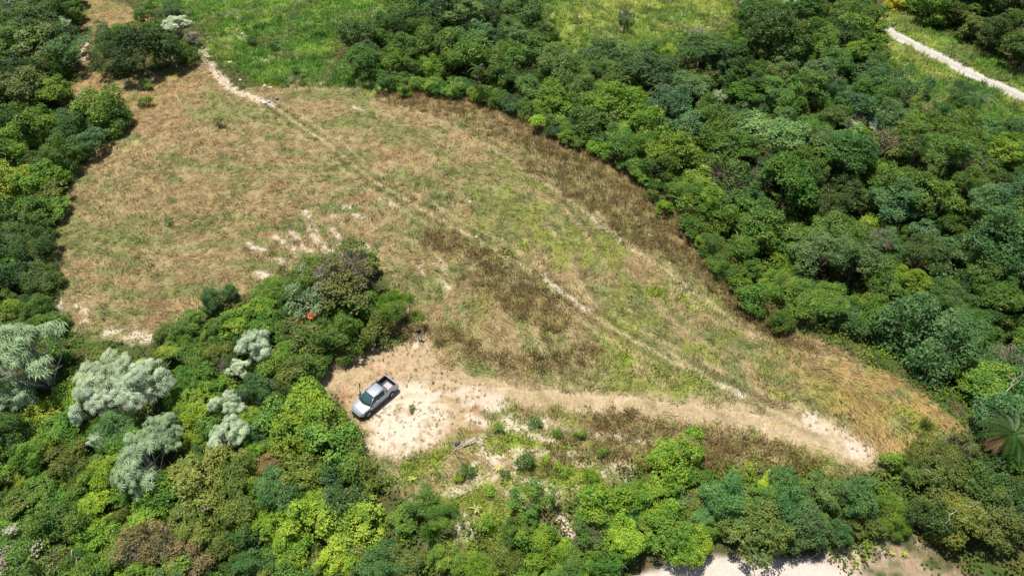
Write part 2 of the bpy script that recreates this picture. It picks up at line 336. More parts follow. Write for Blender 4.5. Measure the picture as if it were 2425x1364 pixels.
def ground_material():
    m, n, l, b = new_mat('ground_cover')
    b.inputs['Roughness'].default_value = .95; b.inputs['Specular IOR Level'].default_value = .1
    at = n.new('ShaderNodeAttribute'); at.attribute_name = 'tone'
    geo = n.new('ShaderNodeNewGeometry')
    def noise(scale, detail=4, rough=.6, stretch=None):
        t = n.new('ShaderNodeTexNoise'); t.inputs['Scale'].default_value = scale; t.inputs['Detail'].default_value = detail; t.inputs['Roughness'].default_value = rough
        if stretch:
            mp = n.new('ShaderNodeMapping'); mp.inputs['Scale'].default_value = stretch; mp.inputs['Rotation'].default_value = (0, 0, .7)
            l.new(geo.outputs['Position'], mp.inputs['Vector']); l.new(mp.outputs[0], t.inputs['Vector'])
        else: l.new(geo.outputs['Position'], t.inputs['Vector'])
        return t.outputs['Fac']
    a = noise(3.2, 6, .7); c = noise(9, 5, .7); s = noise(4.5, 4, .65, (1, .25, 1))
    k = math_node(n, l, 'ADD', math_node(n, l, 'MULTIPLY', a, .9), math_node(n, l, 'ADD', math_node(n, l, 'MULTIPLY', c, .8), math_node(n, l, 'MULTIPLY', s, .5)))
    mr = n.new('ShaderNodeMapRange'); l.new(k, mr.inputs[0])
    mr.inputs['From Min'].default_value = .75; mr.inputs['From Max'].default_value = 1.45
    mr.inputs['To Min'].default_value = .50; mr.inputs['To Max'].default_value = 1.42
    # bare ground stays calmer
    ba = n.new('ShaderNodeAttribute'); ba.attribute_name = 'bare'
    mm = n.new('ShaderNodeMix'); mm.data_type = 'FLOAT'; l.new(math_node(n, l, 'MULTIPLY', ba.outputs['Fac'], .6), mm.inputs['Factor'])
    l.new(mr.outputs[0], mm.inputs['A']); mm.inputs['B'].default_value = 1.0
    vm = n.new('ShaderNodeVectorMath'); vm.operation = 'SCALE'; l.new(at.outputs['Color'], vm.inputs[0]); l.new(mm.outputs['Result'], vm.inputs['Scale'])
    # small specks of litter and weeds
    sp = noise(16, 3, .6); mr2 = n.new('ShaderNodeMapRange'); l.new(sp, mr2.inputs[0]); mr2.inputs['From Min'].default_value = .60; mr2.inputs['From Max'].default_value = .66
    mx = n.new('ShaderNodeMix'); mx.data_type = 'RGBA'; l.new(math_node(n, l, 'MULTIPLY', mr2.outputs[0], .45), mx.inputs['Factor'])
    l.new(vm.outputs[0], mx.inputs['A']); mx.inputs['B'].default_value = (.17, .14, .06, 1)
    l.new(mx.outputs['Result'], b.inputs['Base Color'])
    bp = n.new('ShaderNodeBump'); bp.inputs['Strength'].default_value = .7; bp.inputs['Distance'].default_value = .12
    l.new(k, bp.inputs['Height']); l.new(bp.outputs[0], b.inputs['Normal'])
    return m
M_GROUND = ground_material()

def blade_material():
    m, n, l, b = new_mat('grass_blades')
    at = n.new('ShaderNodeAttribute'); at.attribute_name = 'tone'
    b.inputs['Roughness'].default_value = .7; b.inputs['Specular IOR Level'].default_value = .2
    l.new(at.outputs['Color'], b.inputs['Base Color'])
    tr = n.new('ShaderNodeBsdfTranslucent'); l.new(at.outputs['Color'], tr.inputs['Color'])
    ms = n.new('ShaderNodeMixShader'); ms.inputs[0].default_value = .35
    l.new(b.outputs[0], ms.inputs[1]); l.new(tr.outputs[0], ms.inputs[2]); l.new(ms.outputs[0], n['Material Output'].inputs[0])
    return m
M_BLADE = blade_material()

def leaf_material(name='foliage', shift=1, under=None, rough=.5, trans=.22, vary=.85):
    m, n, l, b = new_mat(name)
    oi = n.new('ShaderNodeObjectInfo'); at = n.new('ShaderNodeAttribute'); at.attribute_name = 'tint'
    mr = n.new('ShaderNodeMapRange'); l.new(at.outputs['Fac'], mr.inputs[0]); mr.inputs['To Min'].default_value = 1-vary*.5; mr.inputs['To Max'].default_value = 1+vary*.55
    hs = n.new('ShaderNodeHueSaturation'); l.new(oi.outputs['Color'], hs.inputs['Color']); l.new(mr.outputs[0], hs.inputs['Value'])
    mh = n.new('ShaderNodeMapRange'); l.new(at.outputs['Fac'], mh.inputs[0]); mh.inputs['To Min'].default_value = .525; mh.inputs['To Max'].default_value = .485
    l.new(mh.outputs[0], hs.inputs['Hue'])
    gp = n.new('ShaderNodeNewGeometry'); nz = n.new('ShaderNodeTexNoise'); nz.inputs['Scale'].default_value = .75; nz.inputs['Detail'].default_value = 3
    l.new(gp.outputs['Position'], nz.inputs['Vector'])
    r1 = n.new('ShaderNodeMapRange'); l.new(nz.outputs['Fac'], r1.inputs[0]); r1.inputs['From Min'].default_value = .3; r1.inputs['From Max'].default_value = .7; r1.inputs['To Min'].default_value = .5-.03*shift; r1.inputs['To Max'].default_value = .5+.022*shift
    r2 = n.new('ShaderNodeMapRange'); l.new(nz.outputs['Fac'], r2.inputs[0]); r2.inputs['From Min'].default_value = .3; r2.inputs['From Max'].default_value = .7; r2.inputs['To Min'].default_value = 1.25; r2.inputs['To Max'].default_value = .8
    h0 = n.new('ShaderNodeHueSaturation'); l.new(hs.outputs[0], h0.inputs['Color']); l.new(r1.outputs[0], h0.inputs['Hue']); l.new(r2.outputs[0], h0.inputs['Value'])
    col = h0.outputs[0]
    if under:
        geo = n.new('ShaderNodeNewGeometry'); mx = n.new('ShaderNodeMix'); mx.data_type = 'RGBA'
        l.new(geo.outputs['Backfacing'], mx.inputs['Factor']); l.new(col, mx.inputs['A']); mx.inputs['B'].default_value = (*under, 1); col = mx.outputs['Result']
    l.new(col, b.inputs['Base Color']); b.inputs['Roughness'].default_value = rough; b.inputs['Specular IOR Level'].default_value = .35
    tr = n.new('ShaderNodeBsdfTranslucent')
    h2 = n.new('ShaderNodeHueSaturation'); l.new(col, h2.inputs['Color']); h2.inputs['Value'].default_value = 1.5; h2.inputs['Hue'].default_value = .485; l.new(h2.outputs[0], tr.inputs['Color'])
    ms = n.new('ShaderNodeMixShader'); ms.inputs[0].default_value = trans
    l.new(b.outputs[0], ms.inputs[1]); l.new(tr.outputs[0], ms.inputs[2]); l.new(ms.outputs[0], n['Material Output'].inputs[0])
    return m
M_LEAF = leaf_material()
M_SILVER = leaf_material('silver_foliage', shift=.15, rough=.6, trans=.2, vary=.95)
M_BARK = plain('grey_bark', (.22, .18, .13), .9, noise=.45, scale=3, bump=.5)
M_PALEBARK = plain('pale_bark', (.5, .46, .38), .85, noise=.25, scale=4, bump=.3)

# ------------------------------------------------------------------ terrain sheet
def axis(lo, hi, step, far):
    a = np.arange(lo, hi+step/2, step); g = []; s = step; p = 0
    while p < far: s *= 1.22; p += s; g.append(p)
    g = np.array(g); return np.concatenate([(lo-g)[::-1], a, hi+g])
ax_ = axis(-78, 78, .27, 2600); ay_ = axis(14, 122, .27, 2600)
GX, GY = np.meshgrid(ax_, ay_); fx, fy = GX.ravel(), GY.ravel()
P0 = paint(fx, fy)
HZ = base_h(fx, fy) + bumps(fx, fy, flatness(P0))
tr_rut = line_d(fx, fy, TRACK)
HZ = HZ - sst(.30, .05, np.abs(tr_rut-.75))*.07*P0['tr']
# contour banks across the field
eD, eS, eT = line_d(fx, fy, EDGE, True)
nx, ny = len(ax_), len(ay_)
HG = HZ.reshape(ny, nx); AXL = ax_.tolist(); AYL = ay_.tolist()
ii = np.arange(nx*ny).reshape(ny, nx)
Q = np.stack([ii[:-1,:-1], ii[:-1,1:], ii[1:,1:], ii[1:,:-1]], -1).reshape(-1, 4)
cls = np.zeros(nx*ny, int)
cls[P0['tr'] > .5] = 1; cls[(P0['clear'] > .5)] = 2; cls[P0['grav'] > .5] = 3; cls[P0['bott'] > .5] = 4
fc = cls[Q[:, 0]]
V = np.stack([fx, fy, HZ], -1)
for k, nm, lb in ((0,'ground','field, meadow and undergrowth soil'), (1,'dirt_track','straw coloured dirt track running right from the clearing'), (2,'clearing','pale sandy clearing where the pickup is parked'),
                  (3,'gravel_road','pale gravel road at the upper right'), (4,'dirt_road','wide pale dirt road at the bottom edge')):
    f = Q[fc == k]; used = np.unique(f); re = np.full(nx*ny, -1); re[used] = np.arange(len(used))
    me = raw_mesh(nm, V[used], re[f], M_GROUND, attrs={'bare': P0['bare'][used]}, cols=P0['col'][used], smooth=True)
    tag(link(nm, me), lb, kind='structure')

def H(X, Y, P=None):
    fl = flatness(P) if P is not None else np.zeros(X.shape)+.2
    return base_h(X, Y) + bumps(X, Y, fl)

# ------------------------------------------------------------------ grasses and weeds (stuff)
def scatter(n, x0=-78, x1=78, y0=15, y1=130, near_bias=True):
    X = RNG.uniform(x0, x1, n); Y = RNG.uniform(y0, y1, n)
    px, py, dep = project(X, Y, 0.0)
    k = (px > -90) & (px < 2515) & (py > -60) & (py < 1450)
    if near_bias: k &= RNG.random(n) < np.clip((72/dep)**1.3, 0, 1)
    return X[k], Y[k]
def tufts(X, Y, Z, col, nb, L, w, pitch, pj, th, tj, spread, name, cj=.16):
    n = len(X); N = n*nb
    x = np.repeat(X, nb)+RNG.normal(0, 1, N)*np.repeat(spread, nb); y = np.repeat(Y, nb)+RNG.normal(0, 1, N)*np.repeat(spread, nb); z = np.repeat(Z, nb)-.03
    a = np.repeat(th, nb)+RNG.normal(0, 1, N)*tj; p = np.clip(np.repeat(pitch, nb)+RNG.normal(0, 1, N)*pj, .05, 1.5)
    l_ = np.repeat(L, nb)*RNG.uniform(.55, 1.25, N); ww = w*RNG.uniform(.6, 1.4, N)*np.clip(np.repeat(L, nb)/.5, .6, 1.6)
    d = np.stack([np.cos(a)*np.cos(p), np.sin(a)*np.cos(p), np.sin(p)], -1); s = np.stack([-np.sin(a), np.cos(a), RNG.normal(0, .25, N)], -1)
    B = np.stack([x, y, z], -1)
    V = np.empty((N, 3, 3)); V[:, 0] = B-s*ww[:, None]/2; V[:, 1] = B+s*ww[:, None]/2; V[:, 2] = B+d*l_[:, None]
    c = np.repeat(col, nb, 0)*np.exp(RNG.normal(0, cj, N))[:, None]*np.exp(RNG.normal(0, .05, (N, 3)))
    c = np.clip(np.repeat(c, 3, 0), 0, .8)
    return raw_mesh(name, V.reshape(-1, 3), np.arange(N*3).reshape(-1, 3), M_BLADE, cols=c)

X, Y = scatter(150000); P = paint(X, Y); Z = H(X, Y, P); r = RNG.random(len(X))
th = P['theta'] + (fbm(X, Y, 5, 201)-.5)*5 + np.where(RNG.random(len(X)) < .5, 0, math.pi)
def sub(m): return X[m], Y[m], Z[m]
dry = (P['field'] > .5) & (RNG.random(len(X)) > P['foot']*.8) & (P['bare'] < .5) & (P['track'] < .5) & (r > P['brown']*.6) & (P['lime'] < .4) & (P['mead'] < .5)
k = dry
me = tufts(*sub(k), P['col'][k]*1.18, 9, RNG.uniform(.35, .75, k.sum()), .055, np.where(RNG.random(k.sum()) < .3, .8, .32), .2, th[k], .45, np.full(k.sum(), .22), 'dry_grass')
tag(link('dry_grass', me), 'dry straw coloured grass lying in swirls over the whole field', 'grass', kind='stuff')
k = ((P['track'] >= .5) & (P['bare'] < .8) & (r < .55)) & (P['grav'] < .3) & (P['bott'] < .3)
me = tufts(*sub(k), P['col'][k]*1.12, 7, RNG.uniform(.2, .45, k.sum()), .04, np.full(k.sum(), .2), .15, RNG.uniform(0, 6.28, k.sum()), .9, np.full(k.sum(), .22), 'straw_litter')
tag(link('straw_litter', me), 'short flattened straw scattered over the track and the clearing', 'straw', kind='stuff')
k = (P['mead'] > .5) & (P['bare'] < .5)
me = tufts(*sub(k), P['col'][k]*1.35, 11, RNG.uniform(.4, .9, k.sum()), .10, RNG.uniform(.5, 1.1, k.sum()), .3, RNG.uniform(0, 6.28, k.sum()), .9, np.full(k.sum(), .28), 'green_grass')
tag(link('green_grass', me), 'lush bright green grass of the upper meadows', 'grass', kind='stuff')
k = (r < P['brown']*.95) & (P['bare'] < .5) & (P['track'] < .6)
cb = np.where((RNG.random(k.sum()) < .25)[:, None], c3(.36, .26, .12), np.where((RNG.random(k.sum()) < .38)[:, None], c3(.17, .19, .06), c3(.30, .20, .095)))
me = tufts(*sub(k), cb, 12, RNG.uniform(.35, .85, k.sum()), .05, np.full(k.sum(), 1.0), .2, RNG.uniform(0, 6.28, k.sum()), 1.5, np.full(k.sum(), .25), 'brown_weeds')
tag(link('brown_weeds', me), 'tall dark brown seeding weeds in bands across the field', 'weeds', kind='stuff')
k = (P['lime'] > .4) & (P['bare'] < .6)
me = tufts(*sub(k), P['col'][k]*1.15, 12, RNG.uniform(.25, .6, k.sum()), .12, np.full(k.sum(), .7), .35, RNG.uniform(0, 6.28, k.sum()), 1.5, np.full(k.sum(), .3), 'leafy_weeds')
tag(link('leafy_weeds', me), 'yellow green leafy weeds in patches below the track', 'weeds', kind='stuff')
X, Y = scatter(60000); P = paint(X, Y); Z = H(X, Y, P); r = RNG.random(len(X))
k = (P['field'] > .5) & (P['track'] < .7) & (P['bare'] < .8) & (P['mead'] < .5) & (RNG.random(len(X)) < sst(.42, .7, fbm(X, Y, 3, 301)))
cg = np.array([(.12,.19,.04),(.17,.24,.05),(.09,.13,.05),(.22,.24,.07)])[RNG.integers(0, 4, k.sum())]
me = tufts(*sub(k), cg, 9, RNG.uniform(.2, .5, k.sum()), .07, np.full(k.sum(), .8), .35, RNG.uniform(0, 6.28, k.sum()), 1.5, np.full(k.sum(), .2), 'low_weeds')
tag(link('low_weeds', me), 'small olive green weeds speckled through the dry field', 'weeds', kind='stuff')
k = ((P['sand'] > .1) | (P['clear'] > .5) | ((P['bare'] > .5) & (P['grav'] < .3) & (P['bott'] < .3))) & (r < .35+.65*sst(.35, .6, fbm(X, Y, 2.5, 501)))
cs = np.array([(.24,.20,.09),(.14,.16,.05),(.30,.22,.11)])[RNG.integers(0, 3, k.sum())]
me = tufts(*sub(k), cs, 9, RNG.uniform(.15, .42, k.sum()), .055, np.full(k.sum(), .8), .35, RNG.uniform(0, 6.28, k.sum()), 1.5, np.full(k.sum(), .05), 'sand_weeds')
tag(link('sand_weeds', me), 'tiny sparse tufts dotting the pale bare sand', 'weeds', kind='stuff')

# ------------------------------------------------------------------ leaf geometry
def unit(v): return v/np.maximum(1e-9, np.linalg.norm(v, axis=-1, keepdims=True))
def leaves(Pos, Nrm, L, Wd, tint, rng, droop=.0, fold=.18):
    n = len(Pos); a = unit(np.cross(Nrm, rng.normal(0, 1, (n, 3)))); a[:, 2] -= droop; a = unit(a); s = unit(np.cross(Nrm, a)); nn = unit(np.cross(a, s))
    L = (L*rng.uniform(.7, 1.3, n))[:, None]; Wd = (Wd*rng.uniform(.7, 1.3, n))[:, None]
    V = np.empty((n, 4, 3)); V[:, 0] = Pos-a*L*.5; V[:, 1] = Pos+s*Wd*.5+nn*Wd*fold; V[:, 2] = Pos+a*L*.5; V[:, 3] = Pos-s*Wd*.5+nn*Wd*fold
    base = np.arange(n)[:, None]*4; F = np.concatenate([base+[0, 1, 2], base+[0, 2, 3]], 0)
    return V.reshape(-1, 3), F, np.repeat(tint, 4)
def sphere_dirs(n, rng, zmin=-1.0):
    z = rng.uniform(zmin, 1, n); a = rng.uniform(0, 2*math.pi, n); r = np.sqrt(1-z*z); return np.stack([r*np.cos(a), r*np.sin(a), z], -1)
def crown_mesh(seed, nlobe=11, nspr=62, nleaf=10, L=.062, Wd=.040, flat=.78, cr=.05, droop=.15, lobe=.42, mat=None, low=-.55, uneven=.25, flatleaf=.8):
    rng = np.random.default_rng(seed)
    D = sphere_dirs(nlobe, rng, low); R = rng.uniform(.42, .86, nlobe)[:, None]*(1+uneven*rng.normal(0, 1, (nlobe, 1))*.4)
    C = D*R; C[:, 2] *= flat; C = np.concatenate([C, [[0, 0, .1]]]); LR = rng.uniform(lobe*.5, lobe*1.05, len(C)); LR[-1] = .45
    pos, nrm, tin = [], [], []
    for i in range(len(C)):
        d = unit(sphere_dirs(nspr, rng, -.75) + unit(C[i:i+1]+[0, 0, .2])*.6)
        p = C[i] + d*LR[i]*(.62+.55*rng.beta(2.2, 1.6, (nspr, 1)))*[1, 1, .9]
        dd = np.linalg.norm(p[:, None]-C[None], axis=-1)/LR[None]; dd[:, i] = 9
        keep = dd.min(1) > .62
        p = p[keep]; d = d[keep]
        if not len(p): continue
        q = np.repeat(p, nleaf, 0); dn = np.repeat(d, nleaf, 0)
        off = rng.normal(0, 1, q.shape)*[1, 1, .45]
        q = q + off*cr
        nrm.append(unit(off*.30 + dn*.28 + rng.normal(0, 1, q.shape)*.42 + [0, 0, flatleaf])); pos.append(q)
        tin.append(np.clip(np.repeat(rng.beta(2, 2, len(p)), nleaf)*.6 + rng.uniform(0, 1, len(q))*.4, 0, 1))
    V, F, t = leaves(np.concatenate(pos), np.concatenate(nrm), L, Wd, np.concatenate(tin), rng, droop)
    return raw_mesh('crown', V, F, mat or M_LEAF, attrs={'tint': t})
def rosette_crown(seed, nlobe=24, nros=15, L=.145, Wd=.027, flat=.75):
    rng = np.random.default_rng(seed)
    D = sphere_dirs(nlobe, rng, -.25); C = D*rng.uniform(.35, .74, nlobe)[:, None]; C[:, 2] *= flat; LR = rng.uniform(.16, .34, nlobe)
    Vs, Fs, Ts = [], [], []; o = 0; tips = []
    for i in range(nlobe):
        d = unit(sphere_dirs(nros, rng, -.3)+unit(C[i:i+1]+[0, 0, .4])*.7)
        for j in range(nros):
            p = C[i]+d[j]*LR[i]*rng.uniform(.6, 1.15)
            if np.any([np.linalg.norm(p-C[k]) < LR[k]*.5 for k in range(nlobe) if k != i]): continue
            up = unit(d[j]*.6+[0, 0, .7]+rng.normal(0, .25, 3)); tips.append(p)
            e1 = unit(np.cross(up, rng.normal(0, 1, 3))); e2 = np.cross(up, e1); tt = rng.uniform(.2, 1)
            nl = rng.integers(8, 11); ph = rng.uniform(0, 6.28)
            for a in ph+np.arange(nl)*2*math.pi/nl:
                h = e1*math.cos(a)+e2*math.sin(a); s = np.cross(up, h); l = L*rng.uniform(.75, 1.25); w = Wd*rng.uniform(.8, 1.2)
                mid = p+h*l*.5+up*l*.12; tip = p+h*l*.85-up*l*.45
                Vs += [p, mid+s*w/2, mid-s*w/2, tip]; Fs += [(o, o+1, o+2), (o+1, o+3, o+2)]; Ts += [np.clip(tt*.6+rng.uniform(0, .4), 0, 1)]*4; o += 4
    return raw_mesh('crown', Vs, Fs, M_SILVER, attrs={'tint': Ts}), C
def tube(bm, pts, rads, seg=6):
    rings = []
    for i, p in enumerate(pts):
        p = Vector(p); d = (Vector(pts[min(i+1, len(pts)-1)])-Vector(pts[max(i-1, 0)])).normalized()
        a = d.orthogonal().normalized(); b = d.cross(a)
        rings.append([bm.verts.new(p+(a*math.cos(t)+b*math.sin(t))*rads[i]) for t in [2*math.pi*j/seg for j in range(seg)]])
    for r0, r1 in zip(rings, rings[1:]):
        for j in range(seg):
            bm.faces.new((r0[j], r0[(j+1) % seg], r1[(j+1) % seg], r1[j]))
    bm.faces.new(rings[0][::-1]); bm.faces.new(rings[-1])
def wobble(a, b, n, amp, rng):
    a = np.array(a, float); b = np.array(b, float); P = [a+(b-a)*t/(n-1) for t in range(n)]
    for i in range(1, n-1): P[i] = P[i]+rng.normal(0, amp, 3)
    return P
def trunk_mesh(seed, targets=None, mat=None, thick=.055, base=-1.7, forks=5):
    """limbs under a crown of radius one centred on the origin, foot at z = base"""
    rng = np.random.default_rng(seed); bm = bmesh.new()
    fork = np.array([rng.normal(0, .05), rng.normal(0, .05), base*.42])
    tube(bm, wobble((0, 0, base), fork, 4, .03, rng), [thick*1.25, thick*1.05, thick*.9, thick*.8])
    if targets is None: targets = sphere_dirs(forks, rng, .1)*rng.uniform(.5, .8, (forks, 1))*[1, 1, .8]
    for t in targets:
        P = wobble(fork, t, 4, .05, rng); tube(bm, P, [thick*.62, thick*.45, thick*.3, thick*.12], 5)
        for k in range(2):
            e = np.array(t)*.8 + rng.normal(0, .22, 3); tube(bm, wobble(P[2], e, 3, .03, rng), [thick*.28, thick*.18, thick*.07], 4)
    return bm_mesh('trunk', bm, mat or M_BARK, True)
def twig_mesh(seed, n=1100):
    """a bare grey brown mass of twigs"""
    rng = np.random.default_rng(seed); d = sphere_dirs(n, rng, -.1); p0 = d*rng.uniform(.35, .8, (n, 1))*[1, 1, .75]
    dirs = unit(d+rng.normal(0, .55, (n, 3))); L = rng.uniform(.12, .34, (n, 1)); s = unit(np.cross(dirs, rng.normal(0, 1, (n, 3))))*.008
    V = np.stack([p0-s, p0+s, p0+dirs*L], 1).reshape(-1, 3)
    return raw_mesh('twigs', V, np.arange(n*3).reshape(-1, 3), M_TWIG)
M_TWIG = plain('dead_twigs', (.30, .24, .18), .9, noise=.4, scale=2)

PROTO = {
 'dense':   [crown_mesh(100+i, 25, 50, 10, .054, .036, .80, .045, lobe=.35, uneven=.5) for i in range(5)],
 'bushy':   [crown_mesh(120+i, 21, 42, 11, .072, .046, .78, .055, lobe=.37, uneven=.5) for i in range(6)],
 'tall':    [crown_mesh(140+i, 21, 46, 11, .066, .043, 1.15, .05, lobe=.34, low=-.8, uneven=.5) for i in range(3)],
 'spread':  [crown_mesh(150+i, 20, 50, 11, .050, .034, .55, .045, lobe=.32, low=-.2, flatleaf=1.2) for i in range(3)],
 'feather': [crown_mesh(160+i, 11, 60, 15, .10, .016, .8, .06, droop=.5, lobe=.42) for i in range(2)],
 'shrub':   [crown_mesh(170+i, 19, 27, 9, .10, .06, .66, .075, lobe=.36, low=-.05, uneven=.55) for i in range(5)],
 'sprout':  [crown_mesh(175+i, 7, 12, 6, .24, .12, .6, .20, lobe=.5, uneven=.5, low=-.1) for i in range(4)],
 'loose':   [crown_mesh(180+i, 20, 24, 9, .072, .046, .8, .055, lobe=.28, uneven=.7) for i in range(4)],
}
_ros = [rosette_crown(190+i) for i in range(3)]
PROTO['silver'] = [r_[0] for r_ in _ros]
TRUNKS = [trunk_mesh(200+i) for i in range(4)]
STRUNKS = [trunk_mesh(210+i, _ros[i][1], M_PALEBARK, .04, -1.7) for i in range(3)]
TWIGS = [twig_mesh(220+i) for i in range(2)]

# ------------------------------------------------------------------ trees and shrubs
PAL = {'bright':(.150,.255,.020),'lime':(.215,.32,.024),'green':(.095,.182,.021),'deep':(.058,.115,.018),'teal':(.072,.155,.038),'sage':(.110,.200,.055),
       'olive':(.130,.168,.028),'brown':(.18,.16,.055),'silver':(.36,.43,.27),'pale':(.24,.335,.17),'grey':(.27,.27,.17),'yellow':(.40,.38,.03),'rust':(.25,.12,.04),'orange':(.42,.30,.04)}
PLANTS = []     # x, y, crown radius, spec
def add_plant(px, py, dpx, kind, hue, tall=None, name=None, sq=1.0, lab=None, jit=.12):
    z = 4.0; R = 2.5
    for _ in range(4):
        q = ground_at(px, py, z); _, _, dep = project(q.x, q.y, q.z+z); R = dpx/2/FPX*dep
        if tall is None: z = .62*R + .15 + .55*max(0, R-1.5)
        else: z = tall
    PLANTS.append(dict(x=q.x, y=q.y, g=q.z, z=z, R=R, kind=kind, hue=hue, px=px, py=py, sq=sq, lab=lab, name=name, jit=.04 if kind == 'silver' else jit))

